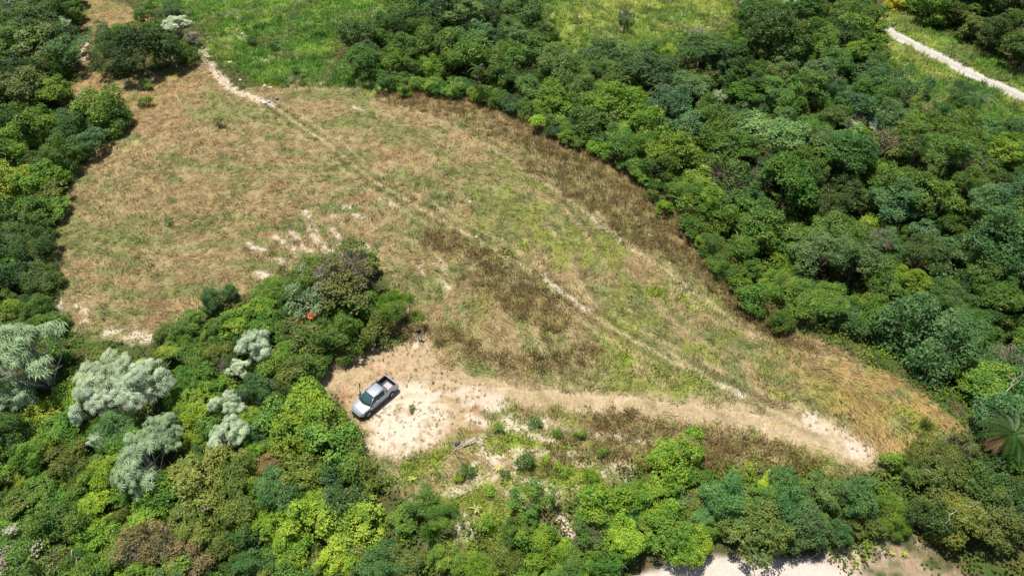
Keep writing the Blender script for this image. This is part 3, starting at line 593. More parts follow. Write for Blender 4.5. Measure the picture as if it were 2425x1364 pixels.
F_ = [ # px, py, crown px, kind, hue
 (85,865,195,'silver','pale'),(40,940,110,'silver','pale'),(255,900,120,'silver','silver'),(345,920,140,'silver','silver'),(225,960,100,'silver','silver'),(390,1040,110,'silver','pale'),(350,1110,130,'silver','pale'),(345,1160,80,'silver','pale'),
 (607,830,95,'silver','silver'),(572,885,50,'silver','silver'),(545,972,78,'silver','silver'),(543,1040,98,'silver','silver'),(243,1058,50,'silver','silver'),
 (48,32,75,'silver','silver'),(100,5,60,'silver','pale'),(155,78,55,'silver','pale'),(425,68,58,'silver','silver'),(1040,25,55,'silver','pale'),(1758,8,75,'silver','silver'),(1885,28,80,'silver','pale'),
 (2015,318,62,'silver','silver'),(2085,300,60,'silver','silver'),(1700,240,48,'silver','pale'),(1655,92,38,'silver','grey'),
 (20,100,90,'dense','deep'),(90,120,100,'loose','olive'),(160,130,90,'dense','teal'),(155,40,80,'dense','green'),(60,60,60,'bushy','deep'),(50,200,110,'bushy','olive'),(130,220,80,'bushy','bright'),(90,175,90,'dense','deep'),(15,290,100,'dense','deep'),(75,265,70,'bushy','green'),(20,210,60,'loose','brown'),
 (330,125,120,'dense','deep'),(270,130,85,'dense','deep'),(395,120,90,'dense','deep'),(440,125,60,'dense','green'),(240,78,42,'dense','teal'),(300,80,60,'bushy','bright'),(405,38,55,'dense','teal'),(455,92,45,'loose','grey'),(360,75,60,'dense','green'),(345,35,55,'bushy','green'),
 (235,265,105,'bushy','bright'),(265,285,70,'bushy','green'),(180,310,90,'dense','teal'),(210,335,80,'dense','teal'),(120,310,110,'bushy','bright'),(60,345,100,'bushy','bright'),(150,370,90,'dense','green'),(20,370,90,'bushy','green'),
 (40,430,100,'bushy','lime'),(105,430,90,'bushy','bright'),(150,415,50,'shrub','green'),(50,510,100,'bushy','green'),(110,500,70,'bushy','bright'),(25,570,90,'dense','teal'),(85,590,90,'dense','deep'),(40,660,90,'dense','teal'),(95,660,70,'bushy','green'),(30,740,80,'bushy','bright'),(90,730,80,'dense','green'),(115,770,70,'bushy','green'),(30,795,60,'dense','teal'),
 (815,655,150,'loose','olive'),(835,630,90,'bushy','green'),(740,655,85,'bushy','bright'),(690,690,70,'bushy','green'),(640,690,65,'bushy','bright'),(600,735,80,'bushy','bright'),(505,715,65,'dense','teal'),(545,692,42,'dense','teal'),
 (450,775,75,'bushy','green'),(395,790,50,'bushy','olive'),(730,725,105,'loose','pale'),(860,720,85,'bushy','green'),(885,790,75,'shrub','olive'),(640,780,80,'bushy','green'),(560,775,80,'bushy','bright'),(745,815,85,'shrub','olive'),(835,785,55,'bushy','lime'),(500,790,70,'bushy','green'),(690,790,70,'shrub','olive'),
 (735,965,120,'shrub','bright'),(782,1003,80,'shrub','olive'),(700,1020,110,'shrub','bright'),(780,1050,110,'shrub','green'),(830,1052,55,'shrub','olive'),(700,880,90,'shrub','olive'),(750,870,70,'shrub','green'),(610,918,85,'dense','teal'),(650,960,60,'shrub','olive'),
 (400,835,55,'bushy','bright'),(455,850,70,'shrub','green'),(520,840,60,'shrub','olive'),(470,955,80,'bushy','lime'),(455,1005,60,'bushy','lime'),(485,900,70,'shrub','green'),(270,1015,100,'dense','teal'),(25,1020,110,'dense','deep'),(75,1080,90,'dense','green'),(165,1090,90,'bushy','olive'),(140,1020,80,'shrub','green'),
 (250,1130,90,'bushy','lime'),(230,1195,80,'bushy','lime'),(110,1150,85,'bushy','green'),(50,1190,90,'bushy','olive'),(60,1270,110,'bushy','green'),(140,1250,110,'bushy','green'),(245,1260,90,'bushy','bright'),(180,1190,70,'bushy','green'),(620,1030,55,'dense','teal'),(468,1080,52,'dense','teal'),(600,1075,60,'shrub','bright'),
 (480,1130,130,'bushy','olive'),(560,1130,110,'bushy','olive'),(560,1210,110,'bushy','olive'),(460,1220,110,'bushy','olive'),(655,1170,105,'dense','teal'),(650,1240,85,'bushy','bright'),(745,1240,120,'bushy','lime'),(835,1240,110,'bushy','lime'),(690,1310,100,'bushy','lime'),(790,1320,90,'bushy','lime'),(605,1345,95,'dense','teal'),
 (330,1290,110,'loose','brown'),(405,1290,100,'loose','brown'),(470,1320,100,'loose','brown'),(530,1290,80,'bushy','olive'),(30,1330,110,'loose','grey'),(120,1335,90,'loose','olive'),(220,1340,60,'bushy','bright'),(350,1220,90,'shrub','bright'),(280,1230,60,'shrub','olive'),(270,1320,70,'shrub','green'),
 (730,1120,100,'shrub','olive'),(820,1110,90,'shrub','green'),(870,1130,70,'shrub','olive'),(650,1100,70,'shrub','brown'),(900,1350,100,'dense','teal'),
 (1000,1195,95,'loose','green'),(1045,1215,80,'feather','green'),(960,1230,60,'shrub','green'),(960,1330,70,'shrub','olive'),(1065,1330,75,'loose','bright'),(1140,1352,80,'bushy','bright'),(1245,1195,85,'loose','green'),(1215,1255,80,'bushy','green'),(1285,1300,90,'bushy','bright'),(1200,1330,80,'shrub','olive'),
 (1430,1195,105,'bushy','bright'),(1395,1265,90,'loose','green'),(1480,1275,105,'bushy','bright'),(1590,1105,125,'bushy','bright'),(1560,1180,95,'bushy','bright'),(1580,1270,100,'bushy','green'),(1660,1220,60,'dense','teal'),(1640,1290,90,'bushy','bright'),(1360,1340,80,'bushy','green'),(1450,1330,90,'bushy','green'),
 (1730,1190,120,'dense','teal'),(1790,1260,125,'bushy','olive'),(1860,1180,110,'dense','teal'),(1900,1250,120,'dense','sage'),(1950,1170,90,'dense','sage'),(2030,1180,105,'dense','teal'),(1985,1255,75,'dense','sage'),(1830,1150,60,'bushy','lime'),(2050,1240,70,'bushy','olive'),(2105,1225,80,'feather','bright'),
 (2210,1085,100,'feather','olive'),(2165,1085,60,'shrub','olive'),(2110,1095,50,'shrub','bright'),(2260,1130,100,'bushy','olive'),(2220,1160,90,'loose','olive'),(2330,1160,110,'bushy','deep'),(2260,1230,120,'bushy','olive'),(2190,1230,90,'shrub','deep'),(2350,1240,120,'bushy','olive'),(2410,1200,110,'bushy','deep'),(2340,1100,90,'shrub','deep'),
 (1010,165,80,'bushy','bright'),(1080,110,70,'dense','sage'),(1130,130,65,'bushy','lime'),(1168,143,48,'bushy','yellow'),(1200,180,70,'bushy','green'),(1240,185,75,'feather','deep'),(1300,235,90,'bushy','bright'),(1345,150,70,'bushy','bright'),(1308,158,48,'bushy','rust'),(1450,260,115,'dense','bright'),(1510,250,80,'dense','bright'),
 (1540,325,110,'bushy','bright'),(1400,300,90,'bushy','green'),(1480,350,80,'bushy','green'),(1640,370,105,'bushy','bright'),(1630,430,90,'bushy','lime'),(1560,400,80,'dense','green'),(1700,520,95,'bushy','bright'),(1690,590,70,'dense','green'),(1760,590,85,'bushy','green'),(1850,650,95,'bushy','bright'),(1775,640,55,'bushy','green'),(1925,705,80,'bushy','bright'),
 (1800,325,150,'spread','sage'),(1860,350,110,'spread','sage'),(1740,290,100,'dense','teal'),(1640,210,110,'spread','sage'),(1590,170,90,'dense','sage'),(1590,130,50,'bushy','lime'),(1830,100,130,'dense','deep'),(1760,150,100,'dense','deep'),(1890,110,110,'dense','green'),(2118,10,36,'bushy','yellow'),(1612,332,26,'loose','orange'),
 (1120,85,90,'spread','sage'),(1220,95,90,'dense','sage'),(930,60,90,'dense','deep'),(850,90,90,'bushy','deep'),(870,140,80,'bushy','green'),(950,120,80,'dense','green'),(1950,190,110,'dense','sage'),(2060,190,90,'dense','sage'),(1990,100,90,'dense','deep'),(1500,150,90,'dense','sage'),(1420,140,90,'dense','sage'),
 (2400,690,110,'bushy','deep'),(2230,600,130,'spread','sage'),(2100,650,100,'dense','green'),(1960,560,90,'bushy','bright'),(2060,560,80,'bushy','lime'),(2130,430,110,'dense','green'),(2390,870,130,'loose','teal'),(2170,760,110,'dense','teal'),(2300,760,110,'dense','teal'),(2250,700,100,'bushy','deep'),(2080,770,110,'bushy','green'),
 (940,735,105,'feather','bright'),(1480,45,40,'loose','teal'),(2290,220,60,'feather','teal'),
]
for a in F_: add_plant(*a)
# young shrubs standing alone on the field
for a in [(1265,1000,26,'sprout','deep'),(1105,1110,34,'sprout','deep'),(1195,1120,24,'sprout','green'),(1240,1095,44,'sprout','deep'),(1320,1025,18,'sprout','green'),(1375,1030,24,'sprout','bright'),
          (975,967,15,'sprout','olive'),(518,290,22,'sprout','olive'),(400,525,16,'sprout','teal'),(350,200,24,'sprout','bright'),(345,240,28,'sprout','bright'),(1430,1070,24,'sprout','green'),(650,110,24,'sprout','deep'),(598,97,22,'sprout','deep'),(760,75,20,'sprout','green'),(700,170,22,'sprout','deep'),
          (1180,1015,20,'sprout','bright'),(1290,1085,26,'sprout','bright'),(1330,1110,30,'sprout','bright'),(1400,1130,34,'sprout','bright'),(1150,1240,30,'sprout','bright'),(1085,1130,22,'sprout','lime'),(1160,1160,26,'sprout','lime')]: add_plant(*a)

def PXP(p): return np.array(p, float)
FILL = [ # pixel outline of the canopy, hue chances, crown radius range, kinds
 (PXP([(880,-160),(900,30),(810,70),(800,130),(880,165),(960,185),(1080,195),(1200,225),(1310,280),(1460,350),(1530,410),(1610,500),(1690,585),(1750,665),(1840,735),(1970,790),(2120,862),(2240,925),(2330,975),(2350,1060),(2600,1100),
     (2600,330),(2425,310),(2290,280),(2200,235),(2110,165),(2080,80),(2060,-160),(1760,-160),(1740,0),(1690,80),(1600,85),(1480,95),(1380,110),(1300,90),(1270,0),(1270,-160)]), 'right', (1.6, 3.5)),
 (PXP([(2120,-160),(2130,20),(2230,60),(2340,115),(2425,160),(2600,250),(2600,-160)]), 'upper', (2.2, 3.6)),
 (PXP([(-160,-160),(185,-160),(185,60),(175,170),(120,240),(40,320),(0,340),(-160,400)]), 'topleft', (2.2, 3.4)),
 (PXP([(-160,400),(0,380),(90,290),(200,250),(270,270),(270,310),(210,350),(150,400),(130,520),(100,620),(105,700),(125,780),(170,825),(350,850),(480,760),(600,715),(700,665),(800,620),(870,650),(880,800),(780,850),(770,930),(800,1010),(820,1060),(850,1100),(850,1250),(900,1300),(900,1480),(-160,1480)]), 'left', (.9, 2.0)),
 (PXP([(960,1370),(1150,1360),(1300,1310),(1360,1250),(1520,1150),(1540,1080),(1640,1080),(1700,1140),(1900,1140),(2050,1140),(2100,1180),(2090,1260),(2000,1295),(1700,1275),(1500,1295),(1400,1430),(900,1450)]), 'bottom', (.7, 1.4)),
 (PXP([(890,205),(960,225),(1080,228),(1200,262),(1310,325),(1460,395),(1530,455),(1610,545),(1690,640),(1750,715),(1840,790),(1900,800),(1840,730),(1760,660),(1690,575),(1610,490),(1530,400),(1460,335),(1310,270),(1200,215),(1080,185),(900,170)]), 'edge', (.9, 1.5)),
 (PXP([(2090,1050),(2290,1040),(2600,1060),(2600,1450),(2425,1290),(2250,1230),(2150,1150),(2110,1090)]), 'lowright', (1.1, 2.0)),
]
def overlaps(x, y, R, f):
    for p in PLANTS:
        if (p['x']-x)**2+(p['y']-y)**2 < (f*(p['R']+R))**2: return True
    return False
prng = random.Random(5)
for P_, reg, (r0, r1) in FILL:
    x0, y0 = P_.min(0); x1, y1 = P_.max(0); tries = int((x1-x0)*(y1-y0)/110)
    UX = RNG.uniform(x0, x1, tries); UY = RNG.uniform(max(y0, -150), y1, tries); ins = poly_sd_far(UX, UY, P_)
    inset = {'right':.75,'upper':.7,'topleft':.7,'left':.62,'bottom':.6,'lowright':.5,'edge':.45}[reg]
    for ux, uy, sp in zip(UX, UY, ins):
        if sp < 4: continue
        R = prng.uniform(r0, r1)
        q = ground_at(ux, uy, .62*R+.15+.55*max(0, R-1.5)); x, y = q.x, q.y
        _, _, qd = project(x, y, q.z+R); ppm = FPX/qd; s = sp/ppm
        if s < inset*R: continue
        mr_ = R*ppm+40
        if not (-mr_ < ux < 2425+mr_ and -mr_-40 < uy < 1364+mr_): continue
        if overlaps(x, y, R, .64 if reg in ('right','upper','topleft') else .6 if reg == 'edge' else .62): continue
        g = H1(x, y); n = float(fbm(np.array([x]), np.array([y]), 9, 401)[0]); u = prng.random()
        if reg == 'right':
            if s < 6: hue = prng.choice(['bright','bright','green','green','green','teal'])
            elif n > .56: hue = prng.choice(['sage','teal','green','green','sage'])
            elif n < .42: hue = prng.choice(['deep','deep','green','green','teal'])
            else: hue = prng.choice(['green','green','bright','teal','deep','sage','olive'])
            kind = prng.choice(['dense','dense','bushy','bushy','tall','spread','loose'])
        elif reg == 'edge': hue = prng.choice(['bright','green','green','bright','lime','teal']); kind = prng.choice(['shrub','bushy'])
        elif reg == 'upper': hue = prng.choice(['deep','green','green','teal','olive','deep']); kind = prng.choice(['dense','bushy','tall'])
        elif reg == 'topleft': hue = prng.choice(['deep','olive','green','deep','teal']); kind = prng.choice(['dense','bushy','loose'])
        elif reg == 'left': hue = prng.choice(['green','bright','olive','bright','green','green','deep']); kind = prng.choice(['shrub','shrub','bushy','loose'])
        elif reg == 'bottom': hue = prng.choice(['green','bright','bright','green','olive']); kind = prng.choice(['shrub','shrub','bushy'])
        else: hue = prng.choice(['deep','olive','green','deep','brown']); kind = prng.choice(['shrub','bushy','loose'])
        z = .62*R + .15 + .55*max(0, R-1.5) + (prng.uniform(0, 3.2)**1*min(1, s/8) if reg in ('right','upper','topleft') else 0)
        px, py, _ = project(x, y, g+z)
        PLANTS.append(dict(x=x, y=y, g=g, z=z, R=R, kind=kind, hue=hue, px=px, py=py, sq=1, lab=None, name=None, jit=.2))

# --- wording: what a crown looks like and where it stands
LOOK = {'bright':'bright green','lime':'yellow green','green':'mid green','deep':'dark green','teal':'bluish green','sage':'soft grey green','olive':'olive green','brown':'brownish green',
        'silver':'silvery white leaved','pale':'pale silver green','grey':'grey half bare','yellow':'yellow topped','rust':'rusty red leaved','orange':'orange yellow'}
SHAPE = {'dense':'fine leaved','bushy':'bushy','tall':'tall','spread':'flat topped','feather':'feathery','shrub':'low','sprout':'tiny','loose':'open branched','silver':'star leaved'}
def near(px, py, x, y, r): return math.hypot(px-x, py-y) < r
E_PX = [(650,207),(900,212),(1150,237),(1350,335),(1500,400),(1620,520),(1740,690),(1930,800),(2180,930),(2300,1030)]
def edge_dist(px, py):
    best = 1e9
    for (a, b), (c, d) in zip(E_PX, E_PX[1:]):
        t = max(0, min(1, ((px-a)*(c-a)+(py-b)*(d-b))/((c-a)**2+(d-b)**2))); best = min(best, math.hypot(px-a-t*(c-a), py-b-t*(d-b)))
    return best
def place_words(px, py):
    if px > 2125 and py < 60+.5*(px-2125)+10: return 'beyond the gravel road' + (' in the corner' if px > 2300 and py < 60 else '')
    if px > 2050 and 60 <= py < 330: return 'below the gravel road'
    if 1280 < px < 1740 and py < 135: return 'under the upper right meadow'
    if px < 205 and py < 175: return 'in the top left corner wood' + (' top row' if py < 60 else '')
    if px < 170 and py < 345: return 'in the wood left of the dry strip'
    if 205 <= px < 490 and py < 190: return 'in the clump beside the red line start' if False else 'in the clump above the dry strip'
    if px < 310 and py < 400: return 'in the clump at the field\'s top left'
    if px < 180 and py < 600: return 'left of the tan field'
    if px < 180 and py < 815: return 'left of the field\'s bottom left end'
    if px >= 780 and py < 1035 and (py < 215 or px > 1100) and edge_dist(px, py) < 75:
        return 'on the wood\'s edge ' + ('above the field' if px < 1200 else 'by the brown weeds' if px < 1500 else 'halfway down the field' if px < 1720 else 'at the field\'s lower half' if px < 1980 else 'by the field\'s golden tip')
    if px >= 780 and py < 60: return 'in the top wood left of the meadow' if px < 1300 else 'in the top wood right of the meadow'
    if 780 <= px < 1300 and py < 240: return 'in the wood above the field'
    if px >= 1200 and py < 1000:
        r_ = ('upper' if py < 260 else 'middle' if py < 560 else 'lower'); c_ = ('left' if px < 1620 else 'central' if px < 1950 else 'right' if px < 2250 else 'far right')
        band = '' if (py % 150) < 75 else 'inner '
        return f'in the {band}{c_} {r_} big wood'
    if near(px, py, 760, 740, 190): return 'in the thicket above the pickup'
    if near(px, py, 740, 980, 170): return 'left of the white pickup'
    if px < 900 and py < 1000: return 'in the left thicket among silver trees' if px < 420 else 'between silver trees and the field'
    if px < 300: return 'in the bottom left thicket' + (' lower row' if py > 1240 else '')
    if px < 600: return 'low left of centre' + (' at the bottom edge' if py > 1240 else ' below silver trees')
    if px < 950: return 'below the sandy clearing' + (' at the bottom edge' if py > 1260 else '')
    if px < 1350: return 'on the weedy slope' + (' at the bottom edge' if py > 1260 else ' under the clearing')
    if px < 1700: return 'above the bottom dirt road' if py > 1180 else 'below the straw track'
    if px < 2120: return 'right above the bottom dirt road' if py > 1100 else 'at the track\'s end'
    return 'in the lower right thicket' + (' near the bank' if py > 1220 else '')
ORD = ['first','second','third','fourth','fifth','sixth','seventh','eighth','ninth','tenth','eleventh','twelfth','thirteenth','fourteenth','fifteenth','sixteenth','seventeenth','eighteenth','nineteenth','twentieth']
groups = {}
PLANTS = [p for p in PLANTS if not overlaps_self] if False else PLANTS
for p in PLANTS:
    big = 'big ' if p['R'] > 3.0 else 'small ' if p['R'] < 1.2 else ''
    p['is_shrub'] = p['kind'] in ('shrub','sprout') or (p['z'] < 1.0 and p['kind'] not in ('silver','feather'))
    noun = 'shrub' if p['is_shrub'] else 'tree'
    shape = SHAPE[p['kind']]
    p['base'] = f"{big}{LOOK[p['hue']]} {shape} {noun} {place_words(p['px'], p['py'])}"
    if len(p['base'].split()) > 13: p['base'] = p['base'].replace(' '+shape+' ', ' ')
    groups.setdefault(p['base'], []).append(p)
for b, L_ in groups.items():
    vis = [p for p in L_ if -40 < p['px'] < 2465 and -40 < p['py'] < 1404]
    L_.sort(key=lambda p: p['px'])
    for i, p in enumerate(L_):
        if len(L_) == 1: p['label'] = b
        elif len(L_) == 2: p['label'] = ('left of two: ' if i == 0 else 'right of two: ') + b
        else: p['label'] = (f'{ORD[i]} from left: ' if i < 20 else 'last from left: ') + b
NAMES = {'silver':'silver_leaf_tree','feather':'feathery_tree','dense':'fine_leaved_tree','spread':'flat_topped_tree','loose':'open_branched_tree','tall':'fine_leaved_tree','bushy':'bushy_tree'}
GROUPS = {'silver':'silver leaved trees on the left and in the woods'}
for i, p in enumerate(PLANTS):
    kind = p['kind']; R = p['R']
    nm = p['name'] or ('shrub' if p['is_shrub'] else NAMES.get(kind, 'broadleaf_tree'))
    t = empty(nm, (p['x'], p['y'], p['g']))
    grp = 'shrubs in the thickets' if nm == 'shrub' else nm.replace('_', ' ').replace('silver leaf', 'silver leaved')+'s of the woods and thickets'
    tag(t, p['label'], 'shrub' if nm == 'shrub' else 'tree', grp)
    base = PAL[p['hue']]; j = p['jit']
    v = math.exp(prng.gauss(0, .05 if kind == 'silver' else .14))*(1.22 if p['y'] < 44 and p['x'] < 22 and kind != 'silver' else 1.05); c = (base[0]*v*math.exp(prng.gauss(0, j*.45)), base[1]*v, base[2]*v*math.exp(prng.gauss(0, j*.8)))
    ps = PROTO[kind]; mi = i % len(ps); rz = prng.uniform(0, 6.28); tilt = (prng.gauss(0, .2), prng.gauss(0, .2), rz)
    s = R*(1.2 if kind == 'silver' else 1.12); p['z'] += .5 if kind == 'silver' else 0
    link('crown', ps[mi], t, (0, 0, p['z']), tilt, (s*prng.uniform(.85, 1.25), s*prng.uniform(.85, 1.25), s*prng.uniform(.8, 1.2)), c)
    hz = p['z']/1.7*1.02
    if kind == 'silver': link('trunk', STRUNKS[mi], t, (0, 0, p['z']), tilt, (s, s, max(s, hz)))
    else: link('trunk', TRUNKS[i % 4], t, (0, 0, p['z']), (0, 0, rz), (s, s, hz*1.05))
    if (p['hue'] in ('grey','brown') and kind == 'loose') or (kind == 'loose' and i % 3 == 0):
        link('twigs', TWIGS[i % 2], t, (0, 0, p['z']), (0, 0, rz), (s*1.02,)*3)
print('plants', len(PLANTS), 'shrubs', sum(p['is_shrub'] for p in PLANTS))

# ------------------------------------------------------------------ undergrowth mat (stuff)
X, Y = scatter(26000, near_bias=True); P = paint(X, Y)
k = (P['field'] < .4) & (P['mead'] < .4) & (P['grav'] < .05) & (P['bott'] < .05) & (P['track'] < .2) & (P['bank']*(fbm(X,Y,2,5)) < .35)
X, Y = X[k], Y[k]; Z = H(X, Y); n = len(X)
edge = 1.0
nl = 14; rng = np.random.default_rng(77); hgt = rng.uniform(.15, .75, n)*(.5+fbm(X, Y, 5, 601))
pos = np.stack([np.repeat(X, nl), np.repeat(Y, nl), np.repeat(Z, nl)], -1) + np.stack([rng.normal(0, .38, n*nl), rng.normal(0, .38, n*nl), np.repeat(hgt, nl)*rng.uniform(.3, 1.2, n*nl)], -1)
nr = unit(rng.normal(0, .45, (n*nl, 3))+[0, 0, 1])
V, F, t_ = leaves(pos, nr, .26, .17, rng.uniform(0, 1, n*nl), rng)
pal = np.array([PAL['green'], PAL['bright'], PAL['olive'], PAL['deep'], PAL['brown'], (.16,.10,.05), PAL['lime']])
ci = rng.choice(len(pal), n, p=[.26,.2,.2,.14,.1,.05,.05]); cc = np.repeat(pal[ci]*np.exp(rng.normal(0, .2, (n, 1))), nl*4, 0)
me = raw_mesh('undergrowth', V, F, M_BLADE, cols=cc)
tag(link('undergrowth', me), 'tangled low green plants covering the soil between the trees', 'undergrowth', kind='stuff')
#INSERT_OBJECTS
# ------------------------------------------------------------------ pickup truck
M_PAINT = plain('silver_paint', (.40, .44, .51), .30, .35, noise=.03, scale=3, spec=.6)
M_BLACK = plain('black_plastic', (.025, .027, .03), .55, noise=.3, scale=12)
M_TYRE = plain('tyre_rubber', (.02, .02, .02), .85, noise=.4, scale=14)
M_RIM = plain('alloy_rim', (.45, .46, .48), .35, .7, noise=.15, scale=10)
M_LINER = plain('bed_liner', (.045, .047, .055), .7, noise=.35, scale=9)
M_SEAT = plain('seat_fabric', (.13, .13, .14), .9, noise=.3, scale=10)
M_LAMP = plain('lamp_lens', (.75, .77, .8), .12, noise=.05, scale=10)
M_RED = plain('tail_lens', (.42, .02, .015), .2, noise=.1, scale=10)
M_CARGO = plain('worn_board', (.36, .34, .37), .7, noise=.35, scale=5)
def glass_mat():
    m, n, l, b = new_mat('tinted_glass')
    b.inputs['Base Color'].default_value = (.10, .20, .22, 1); b.inputs['Roughness'].default_value = .04
    b.inputs['Transmission Weight'].default_value = .55; b.inputs['IOR'].default_value = 1.3
    return m
M_GLASS = glass_mat()
def bx(bm, x0, x1, y0, y1, z0, z1):
    v = [bm.verts.new(p) for p in ((x0,y0,z0),(x1,y0,z0),(x1,y1,z0),(x0,y1,z0),(x0,y0,z1),(x1,y0,z1),(x1,y1,z1),(x0,y1,z1))]
    for f in ((0,3,2,1),(4,5,6,7),(0,1,5,4),(1,2,6,5),(2,3,7,6),(3,0,4,7)): bm.faces.new([v[i] for i in f])
def bev(bm, w=.02, seg=2):
    bmesh.ops.bevel(bm, geom=bm.edges[:], offset=w, segments=seg, affect='EDGES', profile=.6)
def box_part(name, mat, parent, x0, x1, y0, y1, z0, z1, w=.02):
    bm = bmesh.new(); bx(bm, x0, x1, y0, y1, z0, z1)
    if w: bev(bm, w)
    return link(name, bm_mesh(name, bm, mat), parent)
def slab(name, mat, parent, pts, t, w=0):
    """a pane or panel through four or more corner points, thickened by t along its normal"""
    bm = bmesh.new(); P = [Vector(p) for p in pts]; nrm = (P[1]-P[0]).cross(P[2]-P[0]).normalized()*t
    a = [bm.verts.new(p) for p in P]; b = [bm.verts.new(p-nrm) for p in P]; n = len(P)
    bm.faces.new(a); bm.faces.new(b[::-1])
    for i in range(n): bm.faces.new((a[i], b[i], b[(i+1) % n], a[(i+1) % n]))
    bmesh.ops.recalc_face_normals(bm, faces=bm.faces[:])
    if w: bev(bm, w)
    return link(name, bm_mesh(name, bm, mat), parent)
def loft(name, mat, parent, stations, smooth=True):
    """stations: list of (x, [(y, z) ...]) half sections from rocker to centre; mirrored"""
    bm = bmesh.new(); rings = []
    for x, sec in stations:
        full = [(y, z) for y, z in sec] + [(-y, z) for y, z in sec[::-1]]
        rings.append([bm.verts.new((x, y, z)) for y, z in full])
    m = len(rings[0])
    for r0, r1 in zip(rings, rings[1:]):
        for j in range(m): bm.faces.new((r0[j], r0[(j+1) % m], r1[(j+1) % m], r1[j]))
    bm.faces.new(rings[0]); bm.faces.new(rings[-1][::-1])
    bmesh.ops.remove_doubles(bm, verts=bm.verts[:], dist=.0005)
    bmesh.ops.recalc_face_normals(bm, faces=bm.faces[:])
    me = bm_mesh(name, bm, mat)
    return link(name, me, parent)
nose = ground_at(843, 977, .6); tail = ground_at(926, 899, 1.0)
ctr = (nose+tail)/2; yaw = math.atan2(nose.y-tail.y, nose.x-tail.x)
gz = H1(ctr.x, ctr.y)+.03
truck = tag(empty('pickup_truck', (ctr.x, ctr.y, gz), yaw), 'silver compact pickup truck with one door open on the sandy clearing', 'pickup truck')
def S_(w, z0, zs, zt, ztc, wt=None):
    wt = wt or w-.09
    return [(w-.10, z0), (w-.02, z0+.06), (w, z0+.26), (w-.005, zs-.06), (w-.03, zs), (wt, zt), (wt*.62, ztc-.006), (wt*.3, ztc), (0, ztc+.004)]
def S_bed(w, z0, rim, floor): return [(w-.10, z0), (w-.02, z0+.06), (w, z0+.26), (w-.005, rim-.10), (w-.015, rim), (w-.105, rim), (w-.11, floor), (w*.4, floor), (0, floor)]
body = loft('body', M_PAINT, truck, [
  (-2.17, S_(.72, .38, .86, .90, .90, .60)), (-2.14, S_(.79, .34, 1.0, 1.04, 1.04, .70)), (-2.06, S_(.82, .32, 1.01, 1.05, 1.05, .72)), (-2.05, S_bed(.82, .32, 1.055, .58)),
  (-1.0, S_bed(.83, .30, 1.04, .58)), (-.98, S_(.83, .30, .97, 1.0, 1.0)), (0, S_(.83, .28, .93, .95, .93)), (.85, S_(.83, .28, .90, .93, .95)),
  (1.05, S_(.82, .28, .88, .93, .965)), (1.45, S_(.81, .30, .82, .885, .925)), (1.85, S_(.76, .32, .72, .80, .85)), (2.06, S_(.68, .34, .62, .70, .76)), (2.20, S_(.52, .38, .52, .58, .62)), (2.24, S_(.40, .42, .50, .54, .56))])
for x0, x1, y0, y1, nm in ((-2.045,-1.005,-.70,.70,'bed_floor'),):
    box_part('bed_floor', M_LINER, truck, x0, x1, y0, y1, .583, .60, 0)
box_part('bed_wall', M_LINER, truck, -2.045, -1.01, .697, .707, .59, 1.035, 0); box_part('bed_wall', M_LINER, truck, -2.045, -1.01, -.707, -.697, .59, 1.035, 0)
box_part('bed_wall', M_LINER, truck, -2.045, -2.03, -.69, .69, .59, 1.035, 0); box_part('bed_wall', M_LINER, truck, -1.04, -1.01, -.69, .69, .59, 1.03, 0)
rl = box_part('bed_rail', M_BLACK, truck, -2.0, -1.02, .725, .775, 1.058, 1.085, .008); box_part('bed_rail', M_BLACK, truck, -2.0, -1.02, -.775, -.725, 1.058, 1.085, .008)
box_part('tailgate', M_PAINT, truck, -2.20, -2.172, -.62, .62, .56, 1.0, .01)
for s_ in (1, -1): box_part('tail_lamp', M_RED, truck, -2.185, -2.12, s_*.74-.05, s_*.74+.05, .72, .98, .012)
# cabin
rf0, rf1, zr = -.86, .40, 1.50
bm = bmesh.new()
nx_, ny_ = 8, 8
def roof_pt(u, v, dz=0):
    x = rf0+(rf1-rf0)*u + .035*(1-(2*v-1)**2)*(1 if u > .5 else 0)*u; y = .595*(2*v-1); return (x, y, zr - .05*(2*v-1)**4 - .03*(2*u-1)**4 - .025*abs(2*u-1)**2 + dz)
top = [[bm.verts.new(roof_pt(i/nx_, j/ny_)) for j in range(ny_+1)] for i in range(nx_+1)]
bot = [[bm.verts.new(roof_pt(i/nx_, j/ny_, -.045)) for j in range(ny_+1)] for i in range(nx_+1)]
for i in range(nx_):
    for j in range(ny_):
        bm.faces.new((top[i][j], top[i+1][j], top[i+1][j+1], top[i][j+1])); bm.faces.new((bot[i][j], bot[i][j+1], bot[i+1][j+1], bot[i+1][j]))
for i in range(nx_):
    bm.faces.new((top[i][0], bot[i][0], bot[i+1][0], top[i+1][0])); bm.faces.new((top[i][ny_], top[i+1][ny_], bot[i+1][ny_], bot[i][ny_]))
for j in range(ny_):
    bm.faces.new((top[0][j], top[0][j+1], bot[0][j+1], bot[0][j])); bm.faces.new((top[nx_][j], bot[nx_][j], bot[nx_][j+1], top[nx_][j+1]))
link('roof', bm_mesh('roof', bm, M_PAINT, True), truck)
